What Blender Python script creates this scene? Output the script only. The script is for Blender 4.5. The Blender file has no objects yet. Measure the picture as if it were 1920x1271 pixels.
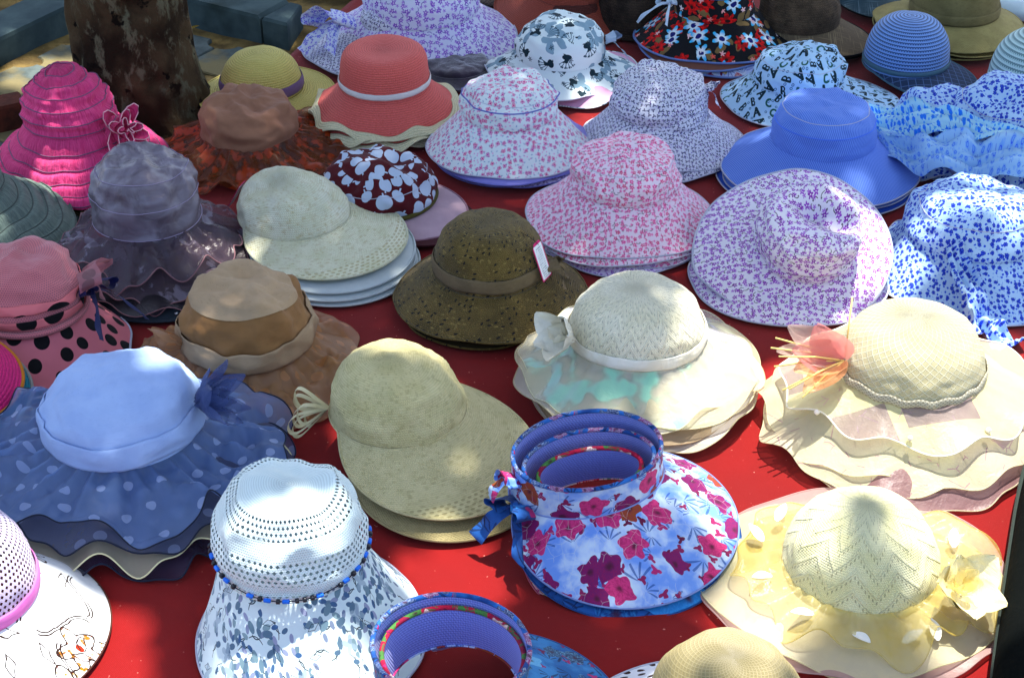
import bpy, math, random
import numpy as np
from mathutils import Vector, Matrix

# ------------------------------------------------------------------ camera, sky, sun, exposure
sc = bpy.context.scene
R_ = math.radians
cam_data = bpy.data.cameras.new('camera'); cam = bpy.data.objects.new('camera', cam_data)
sc.collection.objects.link(cam); sc.camera = cam
cam.location = (0, 0, 1.5); cam.rotation_euler = (R_(90 - 33.5), 0, 0)
cam_data.sensor_width = 36; cam_data.lens = 58.56; cam_data.clip_end = 300; cam_data.clip_start = .05
SUN_EL, SUN_AZ = 74.0, 25.0          # elevation; azimuth from +Y towards +X (sun stands behind the scene, to the right)
wd = bpy.data.worlds.new('World'); sc.world = wd; wd.use_nodes = True
wn = wd.node_tree; bgn = wn.nodes['Background']
sky = wn.nodes.new('ShaderNodeTexSky'); sky.sky_type = 'NISHITA'; sky.sun_disc = False
sky.sun_elevation = R_(SUN_EL); sky.sun_rotation = R_(SUN_AZ); sky.ozone_density = .3; sky.dust_density = 3.0
wn.links.new(sky.outputs[0], bgn.inputs[0]); bgn.inputs[1].default_value = .135
sl = bpy.data.lights.new('sun', 'SUN'); sl.energy = 3.7; sl.angle = R_(.53); sl.color = (1, .95, .86)
sun = bpy.data.objects.new('sun', sl); sc.collection.objects.link(sun)
SD = Vector((math.cos(R_(SUN_EL)) * math.sin(R_(SUN_AZ)), math.cos(R_(SUN_EL)) * math.cos(R_(SUN_AZ)), math.sin(R_(SUN_EL))))
sun.rotation_euler = SD.to_track_quat('Z', 'Y').to_euler(); sun.location = SD * 20
sc.view_settings.view_transform = 'Standard'; sc.view_settings.look = 'None'
sc.view_settings.gamma = 1; sc.view_settings.use_curve_mapping = False
sc.view_settings.exposure = 1.5
sc.cycles.max_bounces = 8; sc.cycles.transparent_max_bounces = 16; sc.cycles.diffuse_bounces = 4

# ------------------------------------------------------------------ small helpers
COL = sc.collection
VIVID = 1.0
def hexc(h, k=1.0):
    h = h.lstrip('#'); v = [int(h[i:i + 2], 16) / 255 for i in (0, 2, 4)]
    v = [c / 12.92 if c <= .04045 else ((c + .055) / 1.055) ** 2.4 for c in v]; l = .3 * v[0] + .59 * v[1] + .11 * v[2]
    return tuple(k * min(max(l + (c - l) * VIVID, .002), .86) for c in v) + (1,)

_rs = np.random.RandomState(5); _perm = _rs.permutation(512)
_grad = _rs.normal(size=(512, 3)); _grad /= np.linalg.norm(_grad, axis=1)[:, None]
def pn(x, y, z):
    """gradient noise, about -0.7..0.7"""
    x, y, z = np.broadcast_arrays(np.asarray(x, float), np.asarray(y, float), np.asarray(z, float))
    xi, yi, zi = np.floor(x).astype(int), np.floor(y).astype(int), np.floor(z).astype(int)
    xf, yf, zf = x - xi, y - yi, z - zi
    f = lambda t: t * t * t * (t * (t * 6 - 15) + 10)
    u, v, w = f(xf), f(yf), f(zf)
    def g(a, b, c):
        h = _perm[(_perm[(_perm[(xi + a) & 511] + yi + b) & 511] + zi + c) & 511]
        G = _grad[h]
        return G[..., 0] * (xf - a) + G[..., 1] * (yf - b) + G[..., 2] * (zf - c)
    l = lambda a, b, t: a + t * (b - a)
    return l(l(l(g(0, 0, 0), g(1, 0, 0), u), l(g(0, 1, 0), g(1, 1, 0), u), v),
             l(l(g(0, 0, 1), g(1, 0, 1), u), l(g(0, 1, 1), g(1, 1, 1), u), v), w)
def fbm(x, y, z, o=3):
    s = 0; a = 1
    for i in range(o):
        s = s + a * pn(x * 2 ** i + 7.1 * i, y * 2 ** i + 3.7 * i, z * 2 ** i); a *= .5
    return s
def crease(x, y, z):
    return 1 - 2.4 * np.abs(pn(x, y, z))

def raw_mesh(name, verts, faces, mat=None, smooth=True):
    m = bpy.data.meshes.new(name); m.from_pydata([tuple(v) for v in verts], [], faces); m.update()
    if mat: m.materials.append(mat)
    if smooth: m.polygons.foreach_set('use_smooth', [True] * len(m.polygons))
    return m
def link(name, me, parent=None):
    o = bpy.data.objects.new(name, me); COL.objects.link(o)
    if parent: o.parent = parent
    return o
def sheet(name, parent, mat, P, pr=None, po=None, thick=0, tipcol=None):
    """rows x cols grid of points -> one mesh with UV layers print and polar"""
    nr, nc = P.shape[:2]
    idx = np.arange(nr * nc).reshape(nr, nc)
    q = np.stack([idx[:-1, :-1], idx[1:, :-1], idx[1:, 1:], idx[:-1, 1:]], -1).reshape(-1, 4)
    me = bpy.data.meshes.new(name)
    me.vertices.add(nr * nc); me.vertices.foreach_set('co', P.reshape(-1).astype(np.float32))
    me.loops.add(q.size); me.loops.foreach_set('vertex_index', q.reshape(-1).astype(np.int32))
    me.polygons.add(len(q)); me.polygons.foreach_set('loop_start', np.arange(0, q.size, 4, dtype=np.int32))
    me.update(calc_edges=True); me.polygons.foreach_set('use_smooth', np.ones(len(q), bool))
    for nm, U in (('print', pr), ('polar', po)):
        if U is None: continue
        if U.ndim == 3: vals = U.reshape(-1, 2)[q.reshape(-1)]
        else: vals = U
        me.uv_layers.new(name=nm).data.foreach_set('uv', vals.reshape(-1).astype(np.float32))
    me.materials.append(mat)
    o = link(name, me, parent)
    if thick:
        md = o.modifiers.new('thickness', 'SOLIDIFY'); md.thickness = thick; md.offset = -1
    return o
def thing(name, label, cat, loc=(0, 0, 0), rz=0, group=None, tilt=(0, 0)):
    o = bpy.data.objects.new(name, None); COL.objects.link(o); o.empty_display_size = .05
    o.location = loc; o.rotation_euler = (R_(tilt[0]), R_(tilt[1]), R_(rz)); o['label'] = label; o['category'] = cat
    if group: o['group'] = group
    return o
def tag(o, label, cat, group=None):
    o['label'] = label; o['category'] = cat
    if group: o['group'] = group
    return o
def struct(o): o['kind'] = 'structure'; return o
def tube(name, parent, mat, pts, rad, closed=False, ns=6, up=Vector((0, 0, 1))):
    pts = [Vector(p) for p in pts]; n = len(pts); V = []; Fc = []
    for i, p in enumerate(pts):
        a = pts[(i + 1) % n] if (closed or i < n - 1) else p
        b = pts[i - 1] if (closed or i > 0) else p
        t = (a - b).normalized(); s = t.cross(up)
        if s.length < 1e-4: s = t.cross(Vector((1, 0, 0)))
        s.normalize(); w = s.cross(t); rr = rad[i] if hasattr(rad, '__len__') else rad
        for k in range(ns):
            an = 2 * math.pi * k / ns; V.append(p + (s * math.cos(an) + w * math.sin(an)) * rr)
    for i in range(n if closed else n - 1):
        for k in range(ns):
            a = i * ns + k; b = i * ns + (k + 1) % ns; j = (i + 1) % n
            Fc.append((a, b, j * ns + (k + 1) % ns, j * ns + k))
    if not closed:
        Fc.append(tuple(range(ns))[::-1]); Fc.append(tuple((n - 1) * ns + k for k in range(ns)))
    me = raw_mesh(name, V, Fc, mat); L = [0.]
    for i in range(1, n): L.append(L[-1] + (pts[i] - pts[i - 1]).length)
    r0 = rad[0] if hasattr(rad, '__len__') else rad
    for nm in ('print', 'polar'):
        u = me.uv_layers.new(name=nm); vi = np.empty(len(me.loops), np.int32); me.loops.foreach_get('vertex_index', vi)
        u.data.foreach_set('uv', np.stack([np.array(L)[vi // ns], (vi % ns) * (6.28 * r0 / ns)], -1).astype(np.float32).reshape(-1))
    return link(name, me, parent)
def spline(pts, n):
    P = np.array(pts, float); m = len(P); T = np.linspace(0, m - 1, n); out = []
    for t in T:
        i = min(int(t), m - 2); f = t - i
        p0, p1, p2, p3 = P[max(i - 1, 0)], P[i], P[i + 1], P[min(i + 2, m - 1)]
        out.append(.5 * ((2 * p1) + (-p0 + p2) * f + (2 * p0 - 5 * p1 + 4 * p2 - p3) * f * f + (-p0 + 3 * p1 - 3 * p2 + p3) * f ** 3))
    return np.array(out)
def ribbon(name, parent, mat, pts, wdir, width, n=40, nc=7, cup=0., ruf=0., rk=9, seed=0, rough=0.):
    """strip of cloth along a path; wdir a vector or one for each point"""
    C = spline(pts, n); wd_ = np.array(wdir, float)
    if wd_.ndim == 1: wd_ = np.tile(wd_, (len(pts), 1))
    Wd = spline(wd_, n); Wd /= np.linalg.norm(Wd, axis=1)[:, None]
    T = np.gradient(C, axis=0); T /= np.linalg.norm(T, axis=1)[:, None] + 1e-9
    N = np.cross(T, Wd); wv = np.interp(np.linspace(0, 1, n), np.linspace(0, 1, len(np.atleast_1d(width))), np.atleast_1d(width))
    s = np.linspace(-.5, .5, nc); tt = np.linspace(0, 1, n)
    P = C[:, None, :] + Wd[:, None, :] * (s[None, :, None] * wv[:, None, None])
    off = cup * wv[:, None] * (4 * s[None, :] ** 2) + ruf * np.sin(rk * 6.28 * tt[:, None] + seed) * (s[None, :] + .5) + (.06 + rough) * wv[:, None] * pn(tt[:, None] * 9 + seed, s[None, :] * 2, seed * 1.7) + rough * 1.5 * wv[:, None] * pn(tt[:, None] * 5 + seed, s[None, :] * 6, seed * 2.7)
    P = P + N[:, None, :] * off[..., None]
    L = np.concatenate([[0], np.cumsum(np.linalg.norm(np.diff(C, axis=0), axis=1))])
    U = np.stack(np.broadcast_arrays(s[None, :] * wv[:, None], L[:, None]), -1)
    return sheet(name, parent, mat, P, U + seed * .37, U)
def petal(name, parent, mat, base, d, up, length, width, curl=.3, cup=.2, p=.75, seed=0, wav=.05, n=12, nc=9):
    base, d, up = Vector(base), Vector(d).normalized(), Vector(up).normalized()
    side = d.cross(up).normalized(); up = side.cross(d)
    t = np.linspace(0, 1, n)[:, None]; s = np.linspace(-1, 1, nc)[None, :]
    w = width * .5 * np.sin(np.pi * np.clip(t, .02, .985) ** p) ** .7
    a = length * t; z = curl * length * t ** 2 + cup * width * s ** 2 * np.sin(np.pi * t) + wav * width * pn(t * 4 + seed, s * 2, seed * 2.3)
    A = lambda v: np.array(v)[None, None, :]
    P = A(base) + A(d) * a[..., None] + A(side) * (w * s)[..., None] + A(up) * z[..., None]
    U = np.stack(np.broadcast_arrays(w * s, a), -1)
    return sheet(name, parent, mat, P, U, U)

# ------------------------------------------------------------------ shader node writing
class Sk:
    def __init__(s, g, k): s.g = g; s.k = k
    def __add__(s, o): return s.g.m('ADD', s, o)
    __radd__ = __add__
    def __sub__(s, o): return s.g.m('SUBTRACT', s, o)
    def __rsub__(s, o): return s.g.m('SUBTRACT', o, s)
    def __mul__(s, o): return s.g.m('MULTIPLY', s, o)
    __rmul__ = __mul__
    def __truediv__(s, o): return s.g.m('DIVIDE', s, o)
    def __lt__(s, o): return s.g.m('LESS_THAN', s, o)
    def __gt__(s, o): return s.g.m('GREATER_THAN', s, o)
class G:
    def __init__(s, mat): s.t = mat.node_tree; s.mat = mat
    def put(s, sock, v):
        if isinstance(v, Sk): s.t.links.new(v.k, sock)
        else: sock.default_value = v
    def node(s, ty, **kw):
        n = s.t.nodes.new(ty)
        for k, v in kw.items(): setattr(n, k, v)
        return n
    def m(s, op, a, b=0., c=None):
        n = s.node('ShaderNodeMath', operation=op); s.put(n.inputs[0], a); s.put(n.inputs[1], b)
        if c is not None: s.put(n.inputs[2], c)
        return Sk(s, n.outputs[0])
    def absv(s, a): return s.m('ABSOLUTE', a)
    def frac(s, a): return s.m('FRACT', a)
    def sin(s, a): return s.m('SINE', a)
    def mx(s, a, b): return s.m('MAXIMUM', a, b)
    def mn(s, a, b): return s.m('MINIMUM', a, b)
    def uv(s, name='print'): return Sk(s, s.node('ShaderNodeUVMap', uv_map=name).outputs[0])
    def obj(s): return Sk(s, s.node('ShaderNodeTexCoord').outputs['Object'])
    def vm(s, op, a, b=None, sc_=None):
        n = s.node('ShaderNodeVectorMath', operation=op); s.put(n.inputs[0], a)
        if b is not None: s.put(n.inputs[1], b)
        if sc_ is not None: s.put(n.inputs['Scale'], sc_)
        return Sk(s, n.outputs[0])
    def xyz(s, v):
        n = s.node('ShaderNodeSeparateXYZ'); s.put(n.inputs[0], v); return [Sk(s, o) for o in n.outputs]
    def comb(s, x, y, z=0.):
        n = s.node('ShaderNodeCombineXYZ')
        for i, v in enumerate((x, y, z)): s.put(n.inputs[i], v)
        return Sk(s, n.outputs[0])
    def noise(s, v, scale, detail=3., rough=.55, dist=0.):
        n = s.node('ShaderNodeTexNoise'); s.put(n.inputs['Vector'], v); n.inputs['Scale'].default_value = scale
        n.inputs['Detail'].default_value = detail; n.inputs['Roughness'].default_value = rough; n.inputs['Distortion'].default_value = dist
        return Sk(s, n.outputs[0])
    def noisec(s, v, scale, detail=2.):
        n = s.node('ShaderNodeTexNoise'); s.put(n.inputs['Vector'], v); n.inputs['Scale'].default_value = scale; n.inputs['Detail'].default_value = detail
        return Sk(s, n.outputs[1])
    def edge(s, v, scale, rand=1.):
        n = s.node('ShaderNodeTexVoronoi', feature='DISTANCE_TO_EDGE', voronoi_dimensions='2D'); s.put(n.inputs['Vector'], v)
        n.inputs['Scale'].default_value = scale; n.inputs['Randomness'].default_value = rand
        return Sk(s, n.outputs['Distance'])
    def mix(s, f, a, b):
        n = s.node('ShaderNodeMix', data_type='RGBA', clamp_factor=True)
        s.put(n.inputs[0], f); s.put(n.inputs[6], a); s.put(n.inputs[7], b); return Sk(s, n.outputs[2])
    def ramp(s, f, a, b, lo=0., hi=1.):
        n = s.node('ShaderNodeMapRange', interpolation_type='SMOOTHSTEP'); s.put(n.inputs[0], f)
        for i, v in enumerate((a, b, lo, hi)): n.inputs[i + 1].default_value = v
        return Sk(s, n.outputs[0])
    def warp(s, v, amt, scale):
        c = s.noisec(v, scale); return s.vm('ADD', v, s.vm('SCALE', s.vm('SUBTRACT', c, (.5, .5, .5)), sc_=amt))
    def scatter(s, uv, scale, rand=.75, seed=0, rot=1.):
        v = s.vm('ADD', uv, (seed * .731, seed * .317, 0))
        n = s.node('ShaderNodeTexVoronoi', voronoi_dimensions='2D'); s.put(n.inputs['Vector'], v)
        n.inputs['Scale'].default_value = scale; n.inputs['Randomness'].default_value = rand
        d = s.vm('SCALE', s.vm('SUBTRACT', v, Sk(s, n.outputs['Position'])), sc_=scale)
        cs = s.node('ShaderNodeSeparateColor'); s.t.links.new(n.outputs['Color'], cs.inputs[0])
        rn = [Sk(s, o) for o in cs.outputs]
        ro = s.node('ShaderNodeVectorRotate', rotation_type='Z_AXIS'); s.put(ro.inputs['Vector'], d); s.put(ro.inputs['Angle'], rn[2] * (6.283 * rot))
        x, y, _ = s.xyz(Sk(s, ro.outputs[0]))
        return dict(x=x, y=y, r=s.m('SQRT', x * x + y * y), th=s.m('ARCTAN2', y, x), a=rn[0], b=rn[1], c=rn[2])
    def flower(s, q, R, n=5, dep=.3): return (q['r'] / R) < (s.m('COSINE', q['th'] * n) * dep + (1 - dep))
    def ell(s, q, a, b, cx=0., cy=0.):
        x = (q['x'] - cx) / a; y = (q['y'] - cy) / b; return (x * x + y * y) < 1.
    def stroke(s, q, ln, w, cv=0., cy=0.):
        d = s.absv(q['y'] - cy - q['x'] * q['x'] * cv); return (d < w) * (s.absv(q['x']) < ln)
    def seg(s, q, ax, ay, bx, by, w):
        dx, dy = bx - ax, by - ay; L2 = dx * dx + dy * dy
        px = q['x'] - ax; py = q['y'] - ay
        h = s.mn(s.mx((px * dx + py * dy) / L2, 0.), 1.)
        ex = px - h * dx; ey = py - h * dy
        return (ex * ex + ey * ey) < w * w
    def arc(s, q, cx, cy, R, w, x0):
        """ring piece; keeps the side x<x0 (C) when x0>=0 means right limit"""
        px = q['x'] - cx; py = q['y'] - cy; r = s.m('SQRT', px * px + py * py)
        return (s.absv(r - R) < w) * (px < x0)

def mat(name, fn, rough=.85, spec=.22, sheen=.06, bump=.4, bdist=.001, transl=0., metallic=0., aniso=0., seeA=None):
    m = bpy.data.materials.new(name); m.use_nodes = True; g = G(m); t = m.node_tree
    bs = t.nodes['Principled BSDF']; out = t.nodes['Material Output']
    d = fn(g) if callable(fn) else dict(col=fn)
    g.put(bs.inputs['Base Color'], d['col']); g.put(bs.inputs['Roughness'], d.get('rough', rough))
    bs.inputs['Specular IOR Level'].default_value = spec; bs.inputs['Sheen Weight'].default_value = sheen
    bs.inputs['Metallic'].default_value = metallic
    if 'h' in d:
        b = g.node('ShaderNodeBump'); b.inputs['Strength'].default_value = bump; b.inputs['Distance'].default_value = bdist
        g.put(b.inputs['Height'], d['h']); t.links.new(b.outputs[0], bs.inputs['Normal'])
    sh = bs.outputs[0]
    if transl:
        tr = g.node('ShaderNodeBsdfTranslucent'); g.put(tr.inputs[0], d['col'])
        mx_ = g.node('ShaderNodeMixShader'); mx_.inputs[0].default_value = transl
        t.links.new(sh, mx_.inputs[1]); t.links.new(tr.outputs[0], mx_.inputs[2]); sh = mx_.outputs[0]
    if 'a' in d:
        tp = g.node('ShaderNodeBsdfTransparent'); mx_ = g.node('ShaderNodeMixShader'); g.put(mx_.inputs[0], d['a'])
        t.links.new(tp.outputs[0], mx_.inputs[1]); t.links.new(sh, mx_.inputs[2]); sh = mx_.outputs[0]
    t.links.new(sh, out.inputs[0])
    return m
# ------------------------------------------------------------------ setting: ground, pavers, kerb, cloth, tree
def noise_mat(name, c1, c2, scale, c3=None, s3=3., rough=.95, bump=.5, bd=.004, det=6.):
    def f(g):
        p = g.obj(); n = g.noise(p, scale, det); c = g.mix(g.ramp(n, .35, .65), hexc(c1), hexc(c2))
        if c3: c = g.mix(g.ramp(g.noise(p, s3, 4.), .48, .62), c, hexc(c3))
        return dict(col=c, h=g.noise(p, scale * 4, 6.) + n * .6)
    return mat(name, f, rough, .15, 0, bump, bd)
M_soil = noise_mat('sandy_soil', '#8a7444', '#5a4a2c', 14, '#2b271c', 4, bump=.8, bd=.008)
M_paver = noise_mat('grey_paver', '#5d6866', '#454f4e', 22, '#7b7150', 5, bump=.6, bd=.003)
M_kerb = noise_mat('kerb_stone', '#48595a', '#36464a', 12, '#28342f', 3, bump=.5, bd=.003)
M_far = noise_mat('pavement', '#4a5455', '#3b4445', 8, '#33312a', 2)

def prism(name, poly, z0, z1, m, bev=.003):
    n = len(poly); c = np.mean(poly, axis=0); V = []
    for k, z in ((1, z0), (1, z1 - bev), (None, z1)):
        for p in poly:
            q = np.array(p) if k else c + (np.array(p) - c) * (1 - bev / max(np.linalg.norm(np.array(p) - c), 1e-6))
            V.append((q[0], q[1], z))
    Fc = []
    for r in (0, 1):
        for i in range(n): Fc.append((r * n + i, r * n + (i + 1) % n, (r + 1) * n + (i + 1) % n, (r + 1) * n + i))
    Fc.append(tuple(2 * n + i for i in range(n)))
    return raw_mesh(name, V, Fc, m, False)

ang = R_(-30); E1 = np.array((math.cos(ang), math.sin(ang))); E2 = np.array((E1[1], -E1[0])); CORNER = np.array((-.926, 3.724))
def pit(a, b): return CORNER + E1 * a + E2 * b
# one ground sheet to the horizon, soil relief near the pit
xs = np.concatenate([[-120, -30, -8, -3], np.linspace(-2, 2, 90), [3, 8, 30, 120]]); ys = np.concatenate([[-120, -20, -3], np.linspace(.8, 5, 90), [8, 30, 120]])
XX, YY = np.meshgrid(xs, ys); ZZ = np.where((np.abs(XX) < 2.1) & (YY > .7) & (YY < 5.1), -.026 + .012 * fbm(XX * 5, YY * 5, 3., 3), -.026)
ground = struct(sheet('ground', None, M_soil, np.stack([XX, YY, ZZ], -1)))
PV = []
s_, r_ = .076, .036
for k, (sx, sy) in enumerate(((1, 1), (-1, 1), (-1, -1), (1, -1))):
    cx, cy = sx * s_, sy * s_; a0 = {0: 270, 1: 0, 2: 90, 3: 180}[k]
    arc = [(cx + r_ * math.cos(R_(t)), cy + r_ * math.sin(R_(t))) for t in np.linspace(a0, a0 - 90, 6)]
    PV += arc
paver_me = prism('paver', PV, -.06, -.014, M_paver)
rnd = random.Random(4)
for i in range(14):
    for j in range(13):
        x, y = pit(.11 + i * .156, .12 + j * .156)
        if (x + .775) ** 2 + (y - 3.17) ** 2 < .19 ** 2 or x > -.46 + .36 * (y - 3.443) + .16 or x < -1.75: continue
        o = link('paver', paver_me, ground); o.location = (x, y, rnd.uniform(-.008, .003)); o.rotation_euler = (rnd.uniform(-.03, .03), rnd.uniform(-.03, .03), ang + rnd.uniform(-.05, .05))
kerb = bpy.data.objects.new('kerb', None); COL.objects.link(kerb); struct(kerb)
ks = prism('kerb_stone', [(0, 0), (.395, 0), (.395, .11), (0, .11)], -.05, .04, M_kerb, .008)
for i in range(5):
    # each stone lies between the pit and the pavement behind it
    if i < 1:
        o = link('kerb_stone', ks, kerb); o.location = tuple(pit(.02, 0)) + (.001,); o.rotation_euler[2] = ang
        o = link('kerb_stone', prism('kerb_stone', [(0, 0), (.07, 0), (.03, .11), (0, .11)], -.05, .038, M_kerb, .006), kerb); o.location = tuple(pit(.421, 0)) + (0,); o.rotation_euler[2] = ang
    o = link('kerb_stone', ks, kerb); o.location = tuple(pit(0, i * .4 + .395)) + (rnd.uniform(-.003, .003),); o.rotation_euler[2] = ang + R_(90)
slab_me = prism('paving_slab', [(0, 0), (.29, 0), (.29, .29), (0, .29)], -.04, .036, M_kerb, .004)
for i in range(-5, 7):
    for j in range(-4, 6):
        a, b = i * .297 - .01, j * .297 - .008
        if a > -.40 and b > -.40: continue        # the pit and its kerb
        x, y = pit(a, b)
        if y < 2.6 or y > 5.2 or x > -.58 + .36 * (y - 3.443): continue
        o = link('paving_slab', slab_me, ground); o.location = (x, y, rnd.uniform(-.003, .003)); o.rotation_euler[2] = ang - R_(90)
brick = link('brick', prism('brick', [(-.05, -.03), (.05, -.03), (.05, .03), (-.05, .03)], 0, .055, noise_mat('red_brick', '#5a2e22', '#3e241c', 30), .006))
brick.location = (-1.04, 3.08, -.016); brick.rotation_euler[2] = .5
tag(brick, 'old reddish brown brick lying on the pavers beside the tree pit', 'brick')

def cloth_mat(g):
    p = g.obj(); n = g.noise(p, 3., 4.)
    x, y, z = g.xyz(p)
    weave = g.sin(x * 2600.) * g.sin(y * 2600.)
    c = g.mix(g.ramp(n, .3, .7), hexc('#860703'), hexc('#740502'))
    c = g.mix(g.ramp(g.noise(p, 140., 2.), .72, .76), c, hexc('#c9776a'))
    return dict(col=c, h=weave * .3 + g.noise(p, 60., 5.))
M_cloth = mat('red_cloth', cloth_mat, .9, .15, .15, .25, .002)
D1 = np.array((.345, .939)); D1 /= np.linalg.norm(D1); D2 = np.array((D1[1], -D1[0])); O0 = np.array((-.98, 2.05))
A = np.linspace(-1.5, 2.3, 230); B = np.linspace(0, 1.69, 120)
AA, BB = np.meshgrid(A, B)
edge_w = .02 * pn(AA * 2.2, 1.3, 0) * np.clip(1 - BB / .4, 0, 1) - .05 * np.clip(1 - BB / .4, 0, 1) * np.exp(-((AA - .95) / .25) ** 2)
wr = .0035 * crease(AA * 1.6 + BB * 2.2, BB * 1.1 - AA, 2.) + .0022 * fbm(AA * 6, BB * 6, 4.)
CP = np.stack([O0[0] + D1[0] * AA + D2[0] * (BB + edge_w), O0[1] + D1[1] * AA + D2[1] * (BB + edge_w), np.minimum(wr - .004, -.0005)], -1)
cloth = sheet('ground_cloth', None, M_cloth, CP, thick=.002); tag(cloth, 'large red cloth spread on the ground under all the hats', 'cloth')

# --- tree
def bark(g):
    p = g.obj(); w = g.warp(p, .06, 6.); n = g.noise(w, 7., 6.); n2 = g.noise(g.vm('MULTIPLY', w, (1, 1, .5)), 26., 8., .65)
    c = g.mix(g.ramp(n, .38, .6), hexc('#241a12'), hexc('#4c3d2b'))
    c = g.mix(g.ramp(n2, .5, .6), c, hexc('#5f5b48')); c = g.mix(g.ramp(g.noise(w, 18., 4.), .6, .64), c, hexc('#120d09')); c = g.mix(g.ramp(g.noise(w, 4.5, 3.), .56, .66), c, hexc('#2a1b12'))
    return dict(col=c, h=n2 + n * 1.5)
M_bark = mat('mottled_bark', bark, .95, .1, 0, .9, .012)
tree = thing('tree', 'tree with a thick mottled brown trunk standing in the paved pit beside the cloth', 'tree', (-.775, 3.17, -.02))
th = np.linspace(0, 2 * np.pi, 73); zz = np.concatenate([np.linspace(0, .9, 70), np.linspace(.95, 2.6, 16)])
TH, Z = np.meshgrid(th, zz)
rad = .114 + .04 * np.exp(-Z / .06) - .012 * np.clip(Z, 0, 2.6) / 2.6 + .012 * np.sin(TH * 5 + 1) * np.exp(-Z / .08)
rad = rad + .012 * fbm(np.cos(TH) * 2, np.sin(TH) * 2, Z * 4, 4) + .006 * crease(np.cos(TH) * 4, np.sin(TH) * 4, Z * 9)
for (kt, kz, ks_, kd) in ((4.95, .26, .035, -.022), (4.3, .09, .03, -.022), (5.3, .1, .028, -.02), (3.5, .36, .03, .014), (6.1, .3, .03, .016), (5.0, .42, .03, -.02), (3.75, .2, .03, -.015), (6.0, .17, .02, -.018)):
    dd = ((np.angle(np.exp(1j * (TH - kt))) * .12) ** 2 + (Z - kz) ** 2); rad = rad + kd * np.exp(-dd / (ks_ * .6) ** 2)
sheet('trunk', tree, M_bark, np.stack([rad * np.cos(TH) - .03 * Z / 2.6, rad * np.sin(TH) + .06 * Z / 2.6, Z], -1))
top = Vector((-.03, .06, 2.55)); rnd = random.Random(8); ends = []
for tgt in ((1.0, .4, 3.9), (2.2, 1.6, 4.3), (.3, 1.8, 4.4), (1.4, 2.7, 4.6), (-1.1, 1.2, 4.2), (2.9, .6, 4.2)):
    a = top; b = Vector(tgt); pts = [a + Vector((0, 0, -.1))] + [a.lerp(b, t) + Vector((rnd.uniform(-.1, .1), rnd.uniform(-.1, .1), .35 * math.sin(3.1 * t))) for t in (.25, .5, .75)] + [b]
    C = spline(pts, 16); tube('limb', tree, M_bark, C, list(np.linspace(.06, .012, 16)), ns=8); ends.append(C)
def leaf(g):
    p = g.obj(); return dict(col=g.mix(g.noise(p, 1.7, 2.), hexc('#3f6a24'), hexc('#5d8a35')))
M_leaf = mat('green_leaf', leaf, .6, .3, 0, transl=.5)
# openings cut in the unseen crown to put sun patches on hats and cloth: x, y, radius
OPEN = [(.60, 1.97, .29), (.56, 1.82, .12), (.38, 2.06, .11), (.36, 1.88, .13), (.46, 1.76, .075), (.60, 1.62, .09), (.34, 1.62, .05), (-.07, 1.70, .055), (-.25, 1.42, .10), (.25, 1.42, .07),
        (-.56, 1.53, .10), (-.50, 1.98, .055), (-.49, 2.45, .035), (-.75, 2.95, .04), (-.86, 2.72, .035), (-.19, 2.03, .04), (.62, 2.46, .07),
        (-1.02, 3.38, .06), (-.57, 3.35, .05), (.75, 2.2, .10), (.1, 2.2, .04), (.2, 3.1, .05), (.62, 2.95, .04), (.82, 2.5, .06)]
rl = np.random.RandomState(3); V = []; Fc = []
n_leaf = 0
while n_leaf < 36000:
    gx, gy = rl.uniform(-2.4, 2.3), rl.uniform(.3, 5.0); z = 3.1 + 1.9 * rl.rand()
    if pn(gx * 1.1, gy * 1.1, z * .8) < -.38: continue
    if any((gx - ox) ** 2 + (gy - oy) ** 2 < (orr + .045) ** 2 for ox, oy, orr in OPEN): continue
    c = Vector((gx, gy, .08)) + SD * (z / SD.z)
    a = Vector(rl.normal(size=3)); a.z *= .5; a.normalize(); b = a.cross(Vector(rl.normal(size=3))); b.normalize(); nrm = a.cross(b)
    l, w = rl.uniform(.07, .13), rl.uniform(.05, .09); k = len(V)
    V += [c - a * l * .5, c - a * l * .1 + b * w * .5 + nrm * .01, c + a * l * .25 + b * w * .36 + nrm * .008, c + a * l * .5, c + a * l * .25 - b * w * .36 + nrm * .008, c - a * l * .1 - b * w * .5 + nrm * .01]
    Fc += [(k, k + 1, k + 2, k + 3), (k, k + 3, k + 4, k + 5)]; n_leaf += 1
cr_ = link('crown', raw_mesh('crown', [v - Vector((-.775, 3.17, -.02)) for v in V], Fc, M_leaf, False), tree); cr_['kind'] = 'stuff'
# ------------------------------------------------------------------ hat builders
TWO = 2 * math.pi
def circ(R, ox=0, oy=0, Ry=None, lobes=(), noise=0., seed=0):
    def f(t):
        k = 1 + sum(a * np.cos(n * t + ph) for a, n, ph in lobes) + noise * pn(np.cos(t) * 1.6 + seed, np.sin(t) * 1.6, seed * 1.3)
        return ox + R * k * np.cos(t), oy + (Ry or R) * k * np.sin(t)
    return f
def bill(rx, ry, back, front, d, p=1.2, wide=0.):
    """short edge behind, long bill towards direction d (degrees)"""
    def f(t):
        c = np.clip((np.cos(t - R_(d)) + wide) / (1 + wide), 0, 1) ** p
        e = back + (front - back) * c
        return (rx + e) * np.cos(t), (ry + e) * np.sin(t)
    return f
GRID = {}
def on_crown(root, z, off):
    P = GRID[root.name]; out = np.empty((P.shape[1], 3))
    for j in range(P.shape[1]):
        zc = np.maximum.accumulate(P[::-1, j, 2] + np.arange(P.shape[0]) * 1e-7); x, y = np.interp(z[j], zc, P[::-1, j, 0]), np.interp(z[j], zc, P[::-1, j, 1])
        r = math.hypot(x, y) or 1; out[j] = (x * (1 + off / r), y * (1 + off / r), z[j])
    return out
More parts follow.
